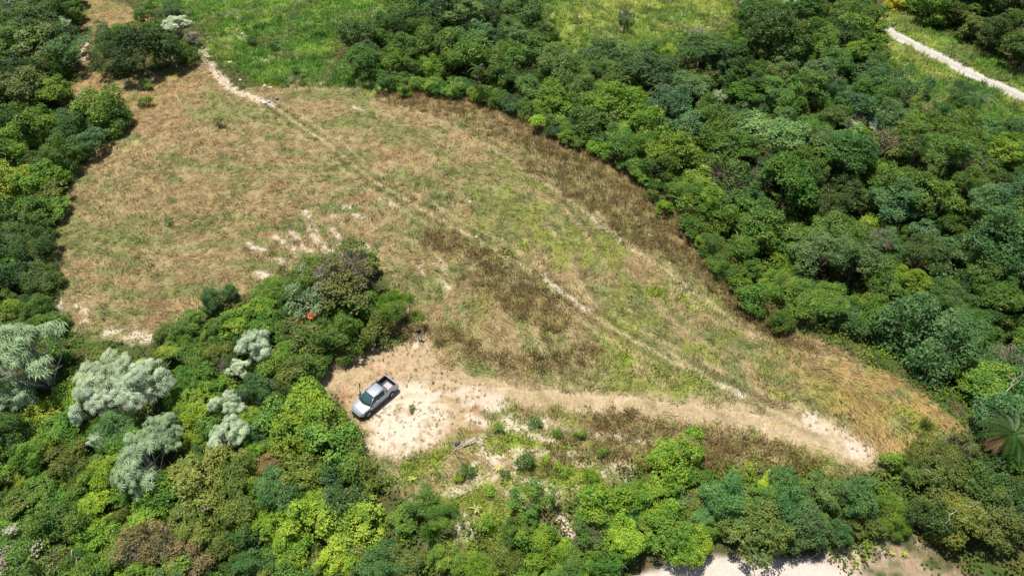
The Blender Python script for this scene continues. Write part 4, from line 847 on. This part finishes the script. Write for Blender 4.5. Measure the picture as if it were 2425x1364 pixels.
for s_ in (1, -1):
    bm = bmesh.new()
    for a, b, r in (((1.06, .755, .94), (.40, .575, 1.455), .034), ((-.90, .76, .98), (-.84, .585, 1.44), .05), ((.40, .585, 1.462), (-.86, .585, 1.452), .028), ((1.06,.765,.935), (-.95,.775,.965), .022)):
        tube(bm, [(a[0], a[1]*s_, a[2]), (b[0], b[1]*s_, b[2])], [r, r], 8)
    link('pillar_frame', bm_mesh('pillar_frame', bm, M_PAINT, True), truck)
    slab('roof_strip', M_BLACK, truck, [(rf0+.06, .50*s_, 1.487), (rf1-.06, .50*s_, 1.492), (rf1-.06, .52*s_, 1.490), (rf0+.06, .52*s_, 1.485)], .004)
    slab('quarter_panel', M_PAINT, truck, [(-.66, .765*s_, .955), (-.92, .775*s_, .975), (-.86, .60*s_, 1.44), (-.70, .598*s_, 1.445)], .02)
    slab('side_window', M_GLASS, truck, [(.98, .765*s_, .945), (.10, .768*s_, .955), (.04, .603*s_, 1.445), (.42, .603*s_, 1.44)], .006)
    slab('rear_side_window', M_GLASS, truck, [(.04, .768*s_, .955), (-.64, .768*s_, .96), (-.70, .603*s_, 1.445), (-.01, .603*s_, 1.445)], .006)
    bm = bmesh.new(); tube(bm, [(.07, .772*s_, .95), (.015, .605*s_, 1.45)], [.03, .028], 6); link('door_pillar', bm_mesh('door_pillar', bm, M_BLACK, True), truck)
# curved windscreen
def curved(name, xb, zb, xt, zt, yb, yt, bow_b, bow_t, mat, t=.006, n=8):
    bm = bmesh.new(); rows = []
    for off in (0, -t):
        r = []
        for k in range(4):
            f = k/3; r.append([bm.verts.new((xb*(1-f)+xt*f+(bow_b*(1-f)+bow_t*f)*(1-(2*j/n-1)**2)+off, (yb*(1-f)+yt*f)*(2*j/n-1), zb*(1-f)+zt*f+.03*math.sin(f*math.pi)+off)) for j in range(n+1)])
        rows.append(r)
    A, B = rows
    for k in range(3):
        for j in range(n):
            bm.faces.new((A[k][j], A[k][j+1], A[k+1][j+1], A[k+1][j])); bm.faces.new((B[k][j], B[k+1][j], B[k+1][j+1], B[k][j+1]))
    for j in range(n):
        bm.faces.new((A[0][j], B[0][j], B[0][j+1], A[0][j+1])); bm.faces.new((A[3][j], A[3][j+1], B[3][j+1], B[3][j]))
    for k in range(3):
        bm.faces.new((A[k][0], A[k+1][0], B[k+1][0], B[k][0])); bm.faces.new((A[k][n], B[k][n], B[k+1][n], A[k+1][n]))
    return link(name, bm_mesh(name, bm, mat, True), truck)
curved('windscreen', 1.03, .955, .42, 1.44, .74, .565, .17, .04, M_GLASS)
curved('rear_window', -.955, .99, -.865, 1.43, .70, .55, -.01, -.01, M_GLASS)
slab('windscreen_band', M_BLACK, truck, [(.455, .55, 1.452), (.49, 0, 1.458), (.455, -.55, 1.452), (.40, -.55, 1.475), (.43, 0, 1.49), (.40, .55, 1.475)], .004)
slab('wiper_cowl', M_BLACK, truck, [(1.06, .70, .962), (1.235, 0, .985), (1.06, -.70, .962), (1.11, -.70, .958), (1.29, 0, .975), (1.11, .70, .958)], .006)
box_part('dashboard', M_BLACK, truck, .62, 1.02, -.68, .68, .90, 1.02, .03)
for y in (.34, -.34):
    st = box_part('seat', M_SEAT, truck, -.12, .36, y-.24, y+.24, .93, 1.02, .03); box_part('backrest', M_SEAT, st, -.24, -.10, y-.23, y+.23, .95, 1.36, .03)
# rack behind the cabin
bm = bmesh.new(); tube(bm, [(-1.0, -.74, 1.02), (-1.0, -.68, 1.40), (-1.0, 0, 1.44), (-1.0, .68, 1.40), (-1.0, .74, 1.02)], [.03]*5, 8); tube(bm, [(-1.0, -.7, 1.25), (-1.0, .7, 1.25)], [.02]*2, 6)
tube(bm, [(-1.0, .4, 1.25), (-1.0, .4, 1.42)], [.018]*2, 6); tube(bm, [(-1.0, -.4, 1.25), (-1.0, -.4, 1.42)], [.018]*2, 6)
link('rear_rack', bm_mesh('rear_rack', bm, M_BLACK, True), truck)
# bumpers, trim, lamps
slab('front_bumper', M_BLACK, truck, [(2.15, .60, .30), (2.27, .38, .30), (2.27, -.38, .30), (2.15, -.60, .30)], -.16)
box_part('rear_bumper', M_BLACK, truck, -2.27, -2.17, -.76, .76, .36, .50, .02)
slab('grille', M_BLACK, truck, [(2.245, .38, .44), (2.245, -.38, .44), (2.235, -.38, .56), (2.235, .38, .56)], .01)
for s_ in (1, -1):
    slab('headlight', M_LAMP, truck, [(2.075, .66*s_, .705), (2.21, .44*s_, .63), (2.235, .42*s_, .52), (2.10, .655*s_, .55)], .02)
    box_part('side_trim', M_BLACK, truck, -.85, 1.0, s_*.838-.008, s_*.838+.008, .47, .53, .004)
    box_part('sill', M_BLACK, truck, -.88, 1.02, s_*.80-.03, s_*.80+.03, .24, .31, .01)
    mr = box_part('mirror', M_BLACK, truck, .86, .96, s_*.93-.09, s_*.93+.09, .98, 1.10, .02); box_part('mirror_arm', M_BLACK, mr, .89, .93, min(s_*.78, s_*.86), max(s_*.78, s_*.86), .98, 1.02, .005)
for xw in (1.42, -1.32):
    for s_ in (1, -1):
        bm = bmesh.new(); y1 = s_*.842
        N = 20; out = [bm.verts.new((xw+.385*math.cos(a), y1, .33+.385*math.sin(a))) for a in [math.pi*(-.12+1.24*i/N) for i in range(N+1)]]
        inn = [bm.verts.new((xw+.33*math.cos(a), y1, .33+.33*math.sin(a))) for a in [math.pi*(-.12+1.24*i/N) for i in range(N+1)]]
        for i in range(N): bm.faces.new((out[i], out[i+1], inn[i+1], inn[i]))
        q_ = bmesh.ops.extrude_face_region(bm, geom=bm.faces[:]); bmesh.ops.translate(bm, verts=[v for v in q_['geom'] if isinstance(v, bmesh.types.BMVert)], vec=(0, -s_*.05, 0)); bmesh.ops.recalc_face_normals(bm, faces=bm.faces[:])
        link('wheel_arch', bm_mesh('wheel_arch', bm, M_BLACK), truck)
        wh = link('wheel', (lambda b_: (bmesh.ops.create_cone(b_, cap_ends=True, segments=28, radius1=.31, radius2=.31, depth=.20), bev(b_, .02, 1), bm_mesh('wheel', b_, M_TYRE, False))[-1])(bmesh.new()), truck, (xw, s_*.768, .31), (math.pi/2, 0, 0))
        b_ = bmesh.new(); bmesh.ops.create_cone(b_, cap_ends=True, segments=20, radius1=.20, radius2=.20, depth=.215); link('rim', bm_mesh('rim', b_, M_RIM), wh)
        b_ = bmesh.new()
        for k in range(5):
            a = k*2*math.pi/5; tube(b_, [(.03*math.cos(a), .03*math.sin(a), -s_*.11), (.17*math.cos(a), .17*math.sin(a), -s_*.112)], [.02, .014], 5)
        link('spokes', bm_mesh('spokes', b_, M_LINER), wh)
# open passenger door, hinged at the front
hinge = Vector((.90, -.835, 0)); ang = math.radians(52)
door = link('door', None, truck, hinge, (0, 0, ang)) if False else None
bm = bmesh.new(); bx(bm, -1.02, 0, -.03, .03, .34, .93); bev(bm, .025)
door = link('door', bm_mesh('door', bm, M_PAINT), truck, hinge, (0, 0, ang)); door['label'] = 'open passenger door'
bm = bmesh.new(); tube(bm, [(-.05, 0, .93), (-.50, .15, 1.40), (-.96, .16, 1.42), (-1.0, 0, .93)], [.022]*4, 6); link('window_frame', bm_mesh('window_frame', bm, M_BLACK, True), door)
slab('window', M_GLASS, door, [(-.08, .01, .94), (-.98, .01, .94), (-.94, .155, 1.40), (-.51, .15, 1.39)], .006)
box_part('inner_panel', M_SEAT, door, -.95, -.06, .031, .05, .42, .88, .01); box_part('arm_rest', M_BLACK, door, -.7, -.25, .05, .10, .64, .69, .01)
slab('door_opening', M_LINER, truck, [(.92, -.832, .36), (-.12, -.832, .36), (-.12, -.832, .90), (.92, -.832, .90)], .004)
# board in the bed: its own thing
cg = tag(empty('cargo_board', truck.matrix_basis @ Vector((-1.42, .12, .602)), yaw+.04), 'worn grey board lying in the bed of the silver pickup', 'board')
cg.location = (ctr.x+math.cos(yaw)*-1.46-math.sin(yaw)*.18, ctr.y+math.sin(yaw)*-1.46+math.cos(yaw)*.18, gz+.602)
bm = bmesh.new(); bx(bm, -.40, .40, -.42, .42, .0, .16); bev(bm, .02); link('board', bm_mesh('board', bm, M_CARGO), cg)
bm = bmesh.new(); bx(bm, -.36, .30, -.38, .30, .163, .20); bev(bm, .012); link('sheet', bm_mesh('sheet', bm, plain('pale_sheet', (.48, .42, .40), .8, noise=.3, scale=6)), cg)

# ------------------------------------------------------------------ person
M_SKIN = plain('skin', (.38, .22, .14), .6, noise=.08, scale=6); M_SHIRT = plain('black_cloth', (.012, .012, .014), .9, noise=.3, scale=12)
M_JEANS = plain('light_blue_denim', (.28, .52, .85), .9, noise=.3, scale=9); M_HAIR = plain('dark_hair', (.015, .011, .009), .7, noise=.3, scale=20); M_SHOE = plain('shoe', (.30, .29, .28), .8, noise=.3, scale=12)
def skin_obj(name, mat, parent, verts, edges, radii, levels=2, root=0):
    me = bpy.data.meshes.new(name); me.from_pydata(verts, edges, []); o = link(name, me, parent)
    me.materials.append(mat); m = o.modifiers.new('skin', 'SKIN'); m.use_smooth_shade = True
    if not me.skin_vertices: me.attributes
    for i, sv in enumerate(me.skin_vertices[0].data):
        r_ = radii[i]; sv.radius = r_ if isinstance(r_, tuple) else (r_, r_); sv.use_root = (i == root)
    s2 = o.modifiers.new('smooth', 'SUBSURF'); s2.levels = levels; s2.render_levels = levels
    return o
def bake(o):
    dg = bpy.context.evaluated_depsgraph_get(); me = bpy.data.meshes.new_from_object(o.evaluated_get(dg)); o.modifiers.clear(); mats = list(o.data.materials); o.data = me
    if not me.materials and mats: me.materials.append(mats[0])
    for p in me.polygons: p.use_smooth = True
    return o
def new_skin_mesh(o):
    bpy.context.view_layer.objects.active = o
pg_ = ground_at(995, 805, 0); person = tag(empty('person', pg_, math.radians(8)), 'person in a black top and light blue jeans standing under the feathery tree', 'person')
def build_skin(name, mat, verts, edges, radii, root=0, levels=2):
    me = bpy.data.meshes.new(name); me.from_pydata(verts, edges, []); o = link(name, me, person); me.materials.append(mat)
    bpy.context.view_layer.objects.active = o
    o.modifiers.new('skin', 'SKIN')
    if not len(me.skin_vertices):
        bpy.context.view_layer.update()
        for ob in bpy.context.selected_objects: ob.select_set(False)
        o.select_set(True); bpy.ops.mesh.customdata_skin_add()
    for i, sv in enumerate(me.skin_vertices[0].data):
        sv.radius = (radii[i], radii[i]) if not isinstance(radii[i], tuple) else radii[i]; sv.use_root = (i == root)
    s2 = o.modifiers.new('smooth', 'SUBSURF'); s2.levels = levels; s2.render_levels = levels
    bpy.context.view_layer.update()
    return bake(o)
# facing -y (towards the camera); +x is image right
BV = [(0,0,.96),(0,0,1.12),(0,.01,1.30),(0,.01,1.44),(0,0,1.52),(0,-.015,1.62),(0,-.01,1.74),
      (.09,0,.92),(.11,-.02,.50),(.12,.02,.09),(.12,-.10,.05),(-.09,0,.92),(-.11,-.03,.50),(-.12,.01,.09),(-.12,-.11,.05),
      (.17,.01,1.42),(.22,.0,1.15),(.16,-.20,1.06),(.10,-.25,1.07),(-.17,.01,1.42),(-.24,.0,1.15),(-.20,-.20,1.06),(-.14,-.26,1.07)]
BE = [(0,1),(1,2),(2,3),(3,4),(4,5),(5,6),(0,7),(7,8),(8,9),(9,10),(0,11),(11,12),(12,13),(13,14),(3,15),(15,16),(16,17),(17,18),(3,19),(19,20),(20,21),(21,22)]
BR = [(.14,.10),(.12,.085),(.14,.095),(.11,.08),.05,(.075,.09),(.06,.075),.085,.055,.04,.035,.085,.055,.04,.035,.055,.042,.032,.028,.055,.042,.032,.028]
for hx, hv, sg in ((18, (.10,-.25,1.07), -1), (22, (-.14,-.26,1.07), 1)):
    for k in range(4):
        o_ = (k-1.5)*.018; i0 = len(BV); Lf = (.07,.078,.074,.06)[k]
        BV += [(hv[0]+sg*.02, hv[1]-.03, hv[2]+o_), (hv[0]+sg*(.02+Lf*.5), hv[1]-.05, hv[2]+o_), (hv[0]+sg*(.02+Lf*.8), hv[1]-.035, hv[2]+o_)]
        BE += [(hx, i0), (i0, i0+1), (i0+1, i0+2)]; BR += [.009, .0085, .007]
    i0 = len(BV); BV += [(hv[0], hv[1]-.02, hv[2]+.045), (hv[0]+sg*.03, hv[1]-.035, hv[2]+.06)]; BE += [(hx, i0), (i0, i0+1)]; BR += [.010, .008]
build_skin('body', M_SKIN, BV, BE, BR)
build_skin('shirt', M_SHIRT, [(0,0,.93),(0,0,1.10),(0,.01,1.30),(0,.01,1.43),(.17,.01,1.43),(.22,.01,1.22),(-.17,.01,1.43),(-.235,.01,1.22),(.215,0,1.15),(-.24,0,1.15)], [(0,1),(1,2),(2,3),(3,4),(4,5),(3,6),(6,7),(5,8),(7,9)], [(.165,.125),(.145,.11),(.165,.12),(.125,.095),.075,.062,.075,.062,.056,.056])
build_skin('jeans', M_JEANS, [(0,0,.99),(0,0,.90),(.095,0,.86),(.112,-.02,.50),(.12,.02,.08),(-.095,0,.86),(-.112,-.03,.50),(-.12,.01,.08)], [(0,1),(1,2),(2,3),(3,4),(1,5),(5,6),(6,7)], [(.16,.12),(.15,.12),.10,.075,.062,.10,.075,.062])
build_skin('hair', M_HAIR, [(0,.03,1.66),(0,.015,1.73),(0,-.01,1.765)], [(0,1),(1,2)], [(.082,.085),(.088,.095),(.06,.07)])
for sx in (.12, -.12):
    bm = bmesh.new(); bx(bm, sx-.05, sx+.05, -.19, .07, 0, .09); bev(bm, .035); link('shoe', bm_mesh('shoe', bm, M_SHOE, True), person)
for sx in (.032, -.032):
    bm = bmesh.new(); bmesh.ops.create_uvsphere(bm, u_segments=8, v_segments=6, radius=.012); link('eye', bm_mesh('eye', bm, M_HAIR, True), person, (sx, -.098, 1.655))
bm = bmesh.new(); tube(bm, [(0,-.09,1.66),(0,-.118,1.62),(0,-.095,1.612)], [.010,.016,.012], 6); link('nose', bm_mesh('nose', bm, M_SKIN, True), person)
bm = bmesh.new(); bx(bm, -.024, .024, -.104, -.092, 1.578, 1.588); link('mouth', bm_mesh('mouth', bm, plain('lips', (.3, .12, .1), .5)), person)
for sx in (.082, -.082):
    bm = bmesh.new(); bmesh.ops.create_uvsphere(bm, u_segments=8, v_segments=6, radius=.024); bmesh.ops.scale(bm, vec=(.4, .8, 1.3), verts=bm.verts[:]); link('ear', bm_mesh('ear', bm, M_SKIN, True), person, (sx, 0, 1.64))

# ------------------------------------------------------------------ loose things
M_WHITE = plain('white_plastic', (.78, .78, .76), .4, noise=.08, scale=6); M_STONE = plain('pale_stone', (.62, .56, .48), .9, noise=.25, scale=5, bump=.5)
M_DRYWOOD = plain('bleached_wood', (.40, .35, .28), .85, noise=.3, scale=5)
def blob(bm, c, r, seed, sq=(1, 1, .7), amp=.25):
    rg = random.Random(seed); g = bmesh.ops.create_icosphere(bm, subdivisions=2, radius=r)
    for v in g['verts']:
        k = 1+rg.uniform(-amp, amp); v.co = Vector((v.co.x*sq[0]*k, v.co.y*sq[1]*k, v.co.z*sq[2]*k))+Vector(c)
for i, (px, py, r, lb) in enumerate([(545,150,.32,'white stone in green grass above the red soil path bend'),(569,192,.26,'small white stone beside the path in the upper meadow'),(627,206,.30,'white stone at the meadow edge nearest the straw field'),
                                 (640,209,.24,'pale stone just right of the white stone at the meadow edge'),(574,82,.22,'small pale stone in the middle of the upper meadow'),(1113,480,.22,'lone pale stone in the middle of the tan field'),(1128,563,.22,'lone pale stone beside the long footpath')]):
    q = ground_at(px, py); bm = bmesh.new(); blob(bm, (0, 0, r*.3), r, i); o = link('stone', bm_mesh('stone', bm, M_STONE), None, q, (0, 0, i))
    tag(o, lb.replace('red soil path bend', 'pale path'), 'stone')
q = ground_at(626, 247); bm = bmesh.new(); blob(bm, (0, 0, .18), .30, 50, (1.2, .8, .8), .2); tag(link('plastic_bag', bm_mesh('plastic_bag', bm, M_WHITE, True), None, q), 'crumpled white bag lying at the start of the footpath', 'bag')
for px, py, mt, lb in ((637, 243, plain('green_plastic', (.25, .55, .45), .4), 'pale green plastic container beside the white bag'), (657, 237, plain('blue_plastic', (.03, .05, .22), .5), 'dark blue plastic container right of the pale green one'), (619, 244, plain('navy_plastic', (.04, .05, .12), .5), 'small dark container touching the white bag')):
    q = ground_at(px, py); c_ = tag(empty('container', q, px), lb, 'container'); k = 1 if px != 619 else .6
    bm = bmesh.new(); bx(bm, -.22*k, .22*k, -.16*k, .16*k, 0, .26*k); bev(bm, .04*k); link('container_shell', bm_mesh('container_shell', bm, mt), c_)
    bm = bmesh.new(); tube(bm, [(.1*k, 0, .25*k), (.1*k, 0, .34*k)], [.05*k, .045*k], 8); link('cap', bm_mesh('cap', bm, M_WHITE, True), c_)
# planks by the clearing
pl = tag(empty('plank_pile', ground_at(1103, 1055), math.radians(28)), 'pale bleached planks lying in weeds right of the clearing', 'planks')
for k, (x, y, a, L_, w_) in enumerate([(0,0,.05,2.1,.09),(.1,.14,-.03,1.6,.12),(.55,.2,.12,1.0,.22),(-.5,.16,.4,1.3,.06),(.35,-.1,-.1,1.2,.07)]):
    bm = bmesh.new(); bx(bm, -L_/2, L_/2, -w_/2, w_/2, 0, .04); link('plank', bm_mesh('plank', bm, M_DRYWOOD), pl, (x, y, .06+.035*k), (.05*k, .02, a))
bm = bmesh.new(); blob(bm, (0, 0, .15), .26, 61, (1, .8, .8), .25); tag(link('rubber_scrap', bm_mesh('rubber_scrap', bm, plain('dark_scrap', (.08, .08, .10), .8, noise=.4)), None, ground_at(1083, 1053)), 'small dark grey lump of rubbish beside the pale planks', 'rubbish')
# dead branches
def branch(px0, py0, z0, px1, py1, z1, r, seed, lb, mat=M_DRYWOOD, name='dead_branch', fork=3, amp=.2):
    r = r*.75
    a = ground_at(px0, py0, z0)+Vector((0, 0, z0)); b = ground_at(px1, py1, z1)+Vector((0, 0, z1)); rg = np.random.default_rng(seed)
    t = empty(name, (a.x, a.y, a.z)); tag(t, lb, 'branch'); d = b-a
    P = wobble((0, 0, 0), d, 6, amp, rg); bm = bmesh.new(); tube(bm, P, [r, r*.9, r*.75, r*.6, r*.45, r*.2], 6); link('stem', bm_mesh('stem', bm, mat, True), t)
    for k in range(fork):
        i = 2+k % 3; bm = bmesh.new(); e = np.array(P[i])+np.array(d)*rg.uniform(.25, .4)+rg.normal(0, d.length*.14, 3)
        tube(bm, wobble(P[i], e, 4, amp*.6, rg), [r*.5, r*.4, r*.25, r*.1], 5); link('twig', bm_mesh('twig', bm, mat, True), t)
branch(2235,1245,2.6,2295,1195,3.0,.07,1,'long forked bleached branch over the lower right thicket')
branch(2105,1012,.4,2165,1042,.9,.05,2,'curved bare branch at the golden tip of the field')
branch(2095,1095,.8,2120,1093,1.0,.04,3,'short bare branch beside the end of the straw track',fork=2)
branch(2190,1110,1.8,2235,1150,1.2,.05,4,'tangle of grey twigs right of the track end',fork=6,amp=.2)
branch(1600,1222,.3,1628,1160,3.2,.07,5,'leaning grey trunk above the bottom dirt road',fork=2)
branch(445,1302,2.0,472,1342,1.6,.06,6,'forked white branch at the bottom edge left of centre')
branch(480,1325,1.4,395,1340,1.6,.05,7,'pale branch lying level at the bottom edge')
branch(585,1255,1.6,650,1265,1.8,.05,8,'pale branch below the teal tree left of the clearing',fork=4)
branch(575,1025,2.6,605,1000,2.8,.05,9,'bare pale branch sticking out right of the lowest white tree',fork=3)
branch(170,1300,2.4,195,1345,2.0,.05,10,'bare twisted branch in the dark gap at the bottom left',fork=4)
branch(475,1215,3.0,490,1200,3.4,.04,11,'small white forked branch in the olive bushes',fork=3)
branch(60,890,.8,105,950,.3,.09,12,'thick bare pale trunk leaning under the leftmost white tree',mat=M_PALEBARK,fork=2)
branch(2345,1000,2.2,2352,970,4.6,.09,13,'upright bleached dead stem beside the palm at the right edge',fork=0)
branch(2310,985,.5,2330,950,3.5,.07,14,'dark slanting bare trunk in the shade by the field tip',mat=M_BARK,fork=1)
branch(1870,540,4.5,1890,560,4.2,.05,15,'bare white twigs among bright trees in the big wood',fork=3)
branch(1740,545,3.6,1748,562,3.2,.05,16,'short white dead branch at the wood edge halfway down',fork=2)
branch(2385,925,3.8,2420,870,5.2,.07,17,'pale bare limbs of the tree at the right edge',fork=4)
branch(830,720,1.8,815,690,2.8,.05,18,'fan of bare grey twigs in the bush above the pickup',fork=6,amp=.2)
# brush pile
bp_ = tag(empty('brush_pile', ground_at(803, 862)), 'pile of pinkish dry twigs at the upper left of the clearing', 'brush pile')
rg = np.random.default_rng(31); n_ = 420; d_ = unit(rg.normal(0, 1, (n_, 3))*[1, 1, .45]+[0, 0, .25]); p_ = rg.normal(0, .22, (n_, 3))*[1, 1, .3]+[0, 0, .12]; L_ = rg.uniform(.4, 1.15, (n_, 1)); s__ = unit(np.cross(d_, rg.normal(0, 1, (n_, 3))))*.016
link('twigs', raw_mesh('twigs', np.stack([p_-s__, p_+s__, p_+d_*L_], 1).reshape(-1, 3), np.arange(n_*3).reshape(-1, 3), plain('pink_twigs', (.52, .38, .29), .9, noise=.2)), bp_)
for k in range(5):
    bm = bmesh.new(); a = k*1.3; tube(bm, wobble((0, 0, .1), (1.1*math.cos(a), 1.1*math.sin(a), .5), 4, .05, rg), [.03, .025, .018, .008], 5); link('stick', bm_mesh('stick', bm, M_DRYWOOD, True), bp_)
# rust orange flowering patches
M_ORANGE = plain('orange_petals', (.75, .17, .06), .7, noise=.2)
for i, (px, py, r, lb) in enumerate([(708,768,.42,'orange leafy patch left of two under the white speckled bush'),(738,752,.40,'larger orange leafy patch under the white speckled bush'),(752,740,.25,'small orange leafy patch highest under the white speckled bush')]):
    q = ground_at(px, py, 1.5); rg = np.random.default_rng(70+i); n_ = 150
    V, F, t_ = leaves(rg.normal(0, r*.5, (n_, 3))*[1, 1, .4]+[0, 0, 1.75], unit(rg.normal(0, .5, (n_, 3))+[0, 0, 1]), .16, .11, rg.uniform(0, 1, n_), rg)
    t = tag(empty('orange_bush', q), lb, 'bush', 'orange patches under the speckled bush'); fl_ = link('flowers', raw_mesh('flowers', V, F, M_ORANGE), t); fl_['kind'] = 'stuff'
    bm = bmesh.new(); tube(bm, [(0, 0, 0), (.05, 0, .9), (0, .05, 1.75)], [.05, .04, .02], 5); link('stem', bm_mesh('stem', bm, M_BARK, True), t)
# arching leafed plants: palm, fountain grasses, pale rosette
def frond_mesh(name, L, rise, droop, leaflet, nl, mat, w=.03, tint=.5, seed=0):
    """an arching frond along +x: rachis with leaflets on both sides"""
    rg = np.random.default_rng(seed); Vs, Fs, T = [], [], []; o = 0
    def P(t): return np.array([L*t*(1-.12*t), 0, rise*t - droop*t*t])
    for i in range(9):
        a, b = P(i/9), P((i+1)/9); k = .025*(1-i/10)
        Vs += [a+[0, k, 0], a-[0, k, 0], b+[0, k*.9, 0], b-[0, k*.9, 0]]; Fs += [(o, o+1, o+3), (o, o+3, o+2)]; T += [tint]*4; o += 4
    for i in range(nl):
        t = .12+.88*i/nl; p = P(t); l = leaflet*(math.sin(math.pi*min(1, t*.9+.12))**.6)
        for s_ in (1, -1):
            d = unit(np.array([.55, s_*.9, -.28+rg.normal(0, .12)])); u = np.array([1, 0, 0])*w*.32
            Vs += [p-u, p+u, p+d*l+[0, 0, -.18*l]]; Fs += [(o, o+1, o+2)]; T += [np.clip(tint+rg.normal(0, .25), 0, 1)]*3; o += 3
    return raw_mesh(name, Vs, Fs, mat, attrs={'tint': T})
FR = frond_mesh('frond', 2.9, 1.7, 3.0, .55, 60, M_LEAF, .07, .45, 1); FRS = frond_mesh('frond', 2.4, 1.5, 2.5, .48, 52, M_LEAF, .06, .45, 2)
def palm(px, py, z, sc, col, lb, dead=False, name='palm_tree', n=17):
    q = ground_at(px, py, z); t = tag(empty(name, q), lb, 'palm'); bm = bmesh.new(); rg = np.random.default_rng(int(px))
    tube(bm, wobble((0, 0, -.1), (.1, 0, z), 5, .03, rg), [.16*sc, .13*sc, .12*sc, .12*sc, .14*sc], 8); link('trunk', bm_mesh('trunk', bm, M_BARK, True), t)
    for k in range(n):
        a = k*2.399; el = -.15-.75*(1-k/n); c = [v*math.exp(rg.normal(0, .12)) for v in col]
        link('frond', FR if k % 2 else FRS, t, (.1, 0, z), (rg.normal(0, .25), el+.35, a), (sc,)*3, c)
    if dead:
        for k, a in enumerate((3.35, 3.0, 3.6)): o = link('dead_frond', FR, t, (.1, 0, z-.2), (0.2*k, .35, a), (sc*.85,)*3, (.42, .24, .13)); o['label'] = 'dry brown frond hanging down'
palm(2395, 1030, 3.4, .95, PAL['deep'], 'dark green palm with a hanging brown frond at the right edge', True, n=24)
palm(2315, 235, 3.2, 1.05, PAL['teal'], 'palm with drooping crown in the grass below the gravel road', n=13)
palm(1130, 165, 5.0, .6, PAL['deep'], 'small slender dark palm at the wood edge above the field', n=13)
palm(1480, 48, 2.2, .75, PAL['deep'], 'small ragged palm standing in the upper right meadow', n=12)
def fountain(px, py, n, L, col, lb, name='fountain_grass', w=.06, mat=None, up=1.2, cat='grass clump'):
    q = ground_at(px, py); rg = np.random.default_rng(int(px*3)); Vs, Fs, T = [], [], []; o = 0
    for i in range(n):
        a = rg.uniform(0, 6.28); l = L*rg.uniform(.6, 1.15); r_ = rg.uniform(.3, 1); h = np.array([math.cos(a), math.sin(a), 0]); s_ = np.array([-h[1], h[0], 0])*w/2; b = rg.normal(0, .12, 3)*[1, 1, 0]; tt = rg.uniform(0, 1)
        for j in range(3):
            f0, f1 = j/3, (j+1)/3; g = lambda f: b+h*l*r_*f*.8+np.array([0, 0, up*l*(f-.75*f*f*r_)]); k0, k1 = 1-f0*.9, 1-f1*.9
            Vs += [g(f0)-s_*k0, g(f0)+s_*k0, g(f1)+s_*k1, g(f1)-s_*k1]; Fs += [(o, o+1, o+2), (o, o+2, o+3)]; T += [tt]*4; o += 4
    t = tag(empty(name, q), lb, cat); link('blades', raw_mesh('blades', Vs, Fs, mat or M_LEAF, attrs={'tint': T}), t, color=col); return t
fountain(1025, 1275, 260, 1.9, PAL['green'], 'big arching green grass clump on the slope near the bottom edge')
fountain(1060, 1225, 160, 1.4, PAL['green'], 'smaller arching green grass clump above the big one')
fountain(2105, 1200, 220, 1.6, PAL['bright'], 'bright feathery grass clump right of the grey green trees')
fountain(875, 1120, 120, 1.1, PAL['olive'], 'olive grass clump on the brown slope below the clearing')
fountain(2190, 1010, 200, 1.2, PAL['olive'], 'olive grass clump on the golden tip of the field')
def star_plant(px, py, sc, n, col, lb):
    q = ground_at(px, py); t = tag(empty('rosette_plant', q), lb, 'plant'); rg = np.random.default_rng(int(px)); Vs = [(0, -.09, 0), (0, .09, 0), (.5, .10, .28), (.5, -.10, .28), (.95, 0, .18)]
    me = raw_mesh('leaf', np.array(Vs), [(0, 3, 2), (0, 2, 1), (3, 4, 2)], M_LEAF, attrs={'tint': [.6]*5})
    for k in range(n): link('leaf', me, t, (0, 0, .12+.03*(k % 3)), (0, -.15*(k % 3), k*2.4+rg.normal(0, .15)), (sc*rg.uniform(.8, 1.15),)*3, [v*math.exp(rg.normal(0, .12)) for v in col])
star_plant(1127, 1207, .62, 11, (.40, .44, .12), 'pale yellow star shaped plant on the weedy slope')
star_plant(1180, 1112, .5, 9, (.45, .48, .12), 'small yellow green star plant beside the pale sand strip')
star_plant(975, 1137, .45, 8, (.40, .48, .08), 'lime star plant on the brown patch below the clearing')
star_plant(2140, 1315, .4, 9, (.34, .40, .06), 'yellow green plant on the bank by the bottom dirt road')
star_plant(2110, 1312, .35, 8, (.42, .46, .08), 'left one of the yellow green plants on the bottom bank')
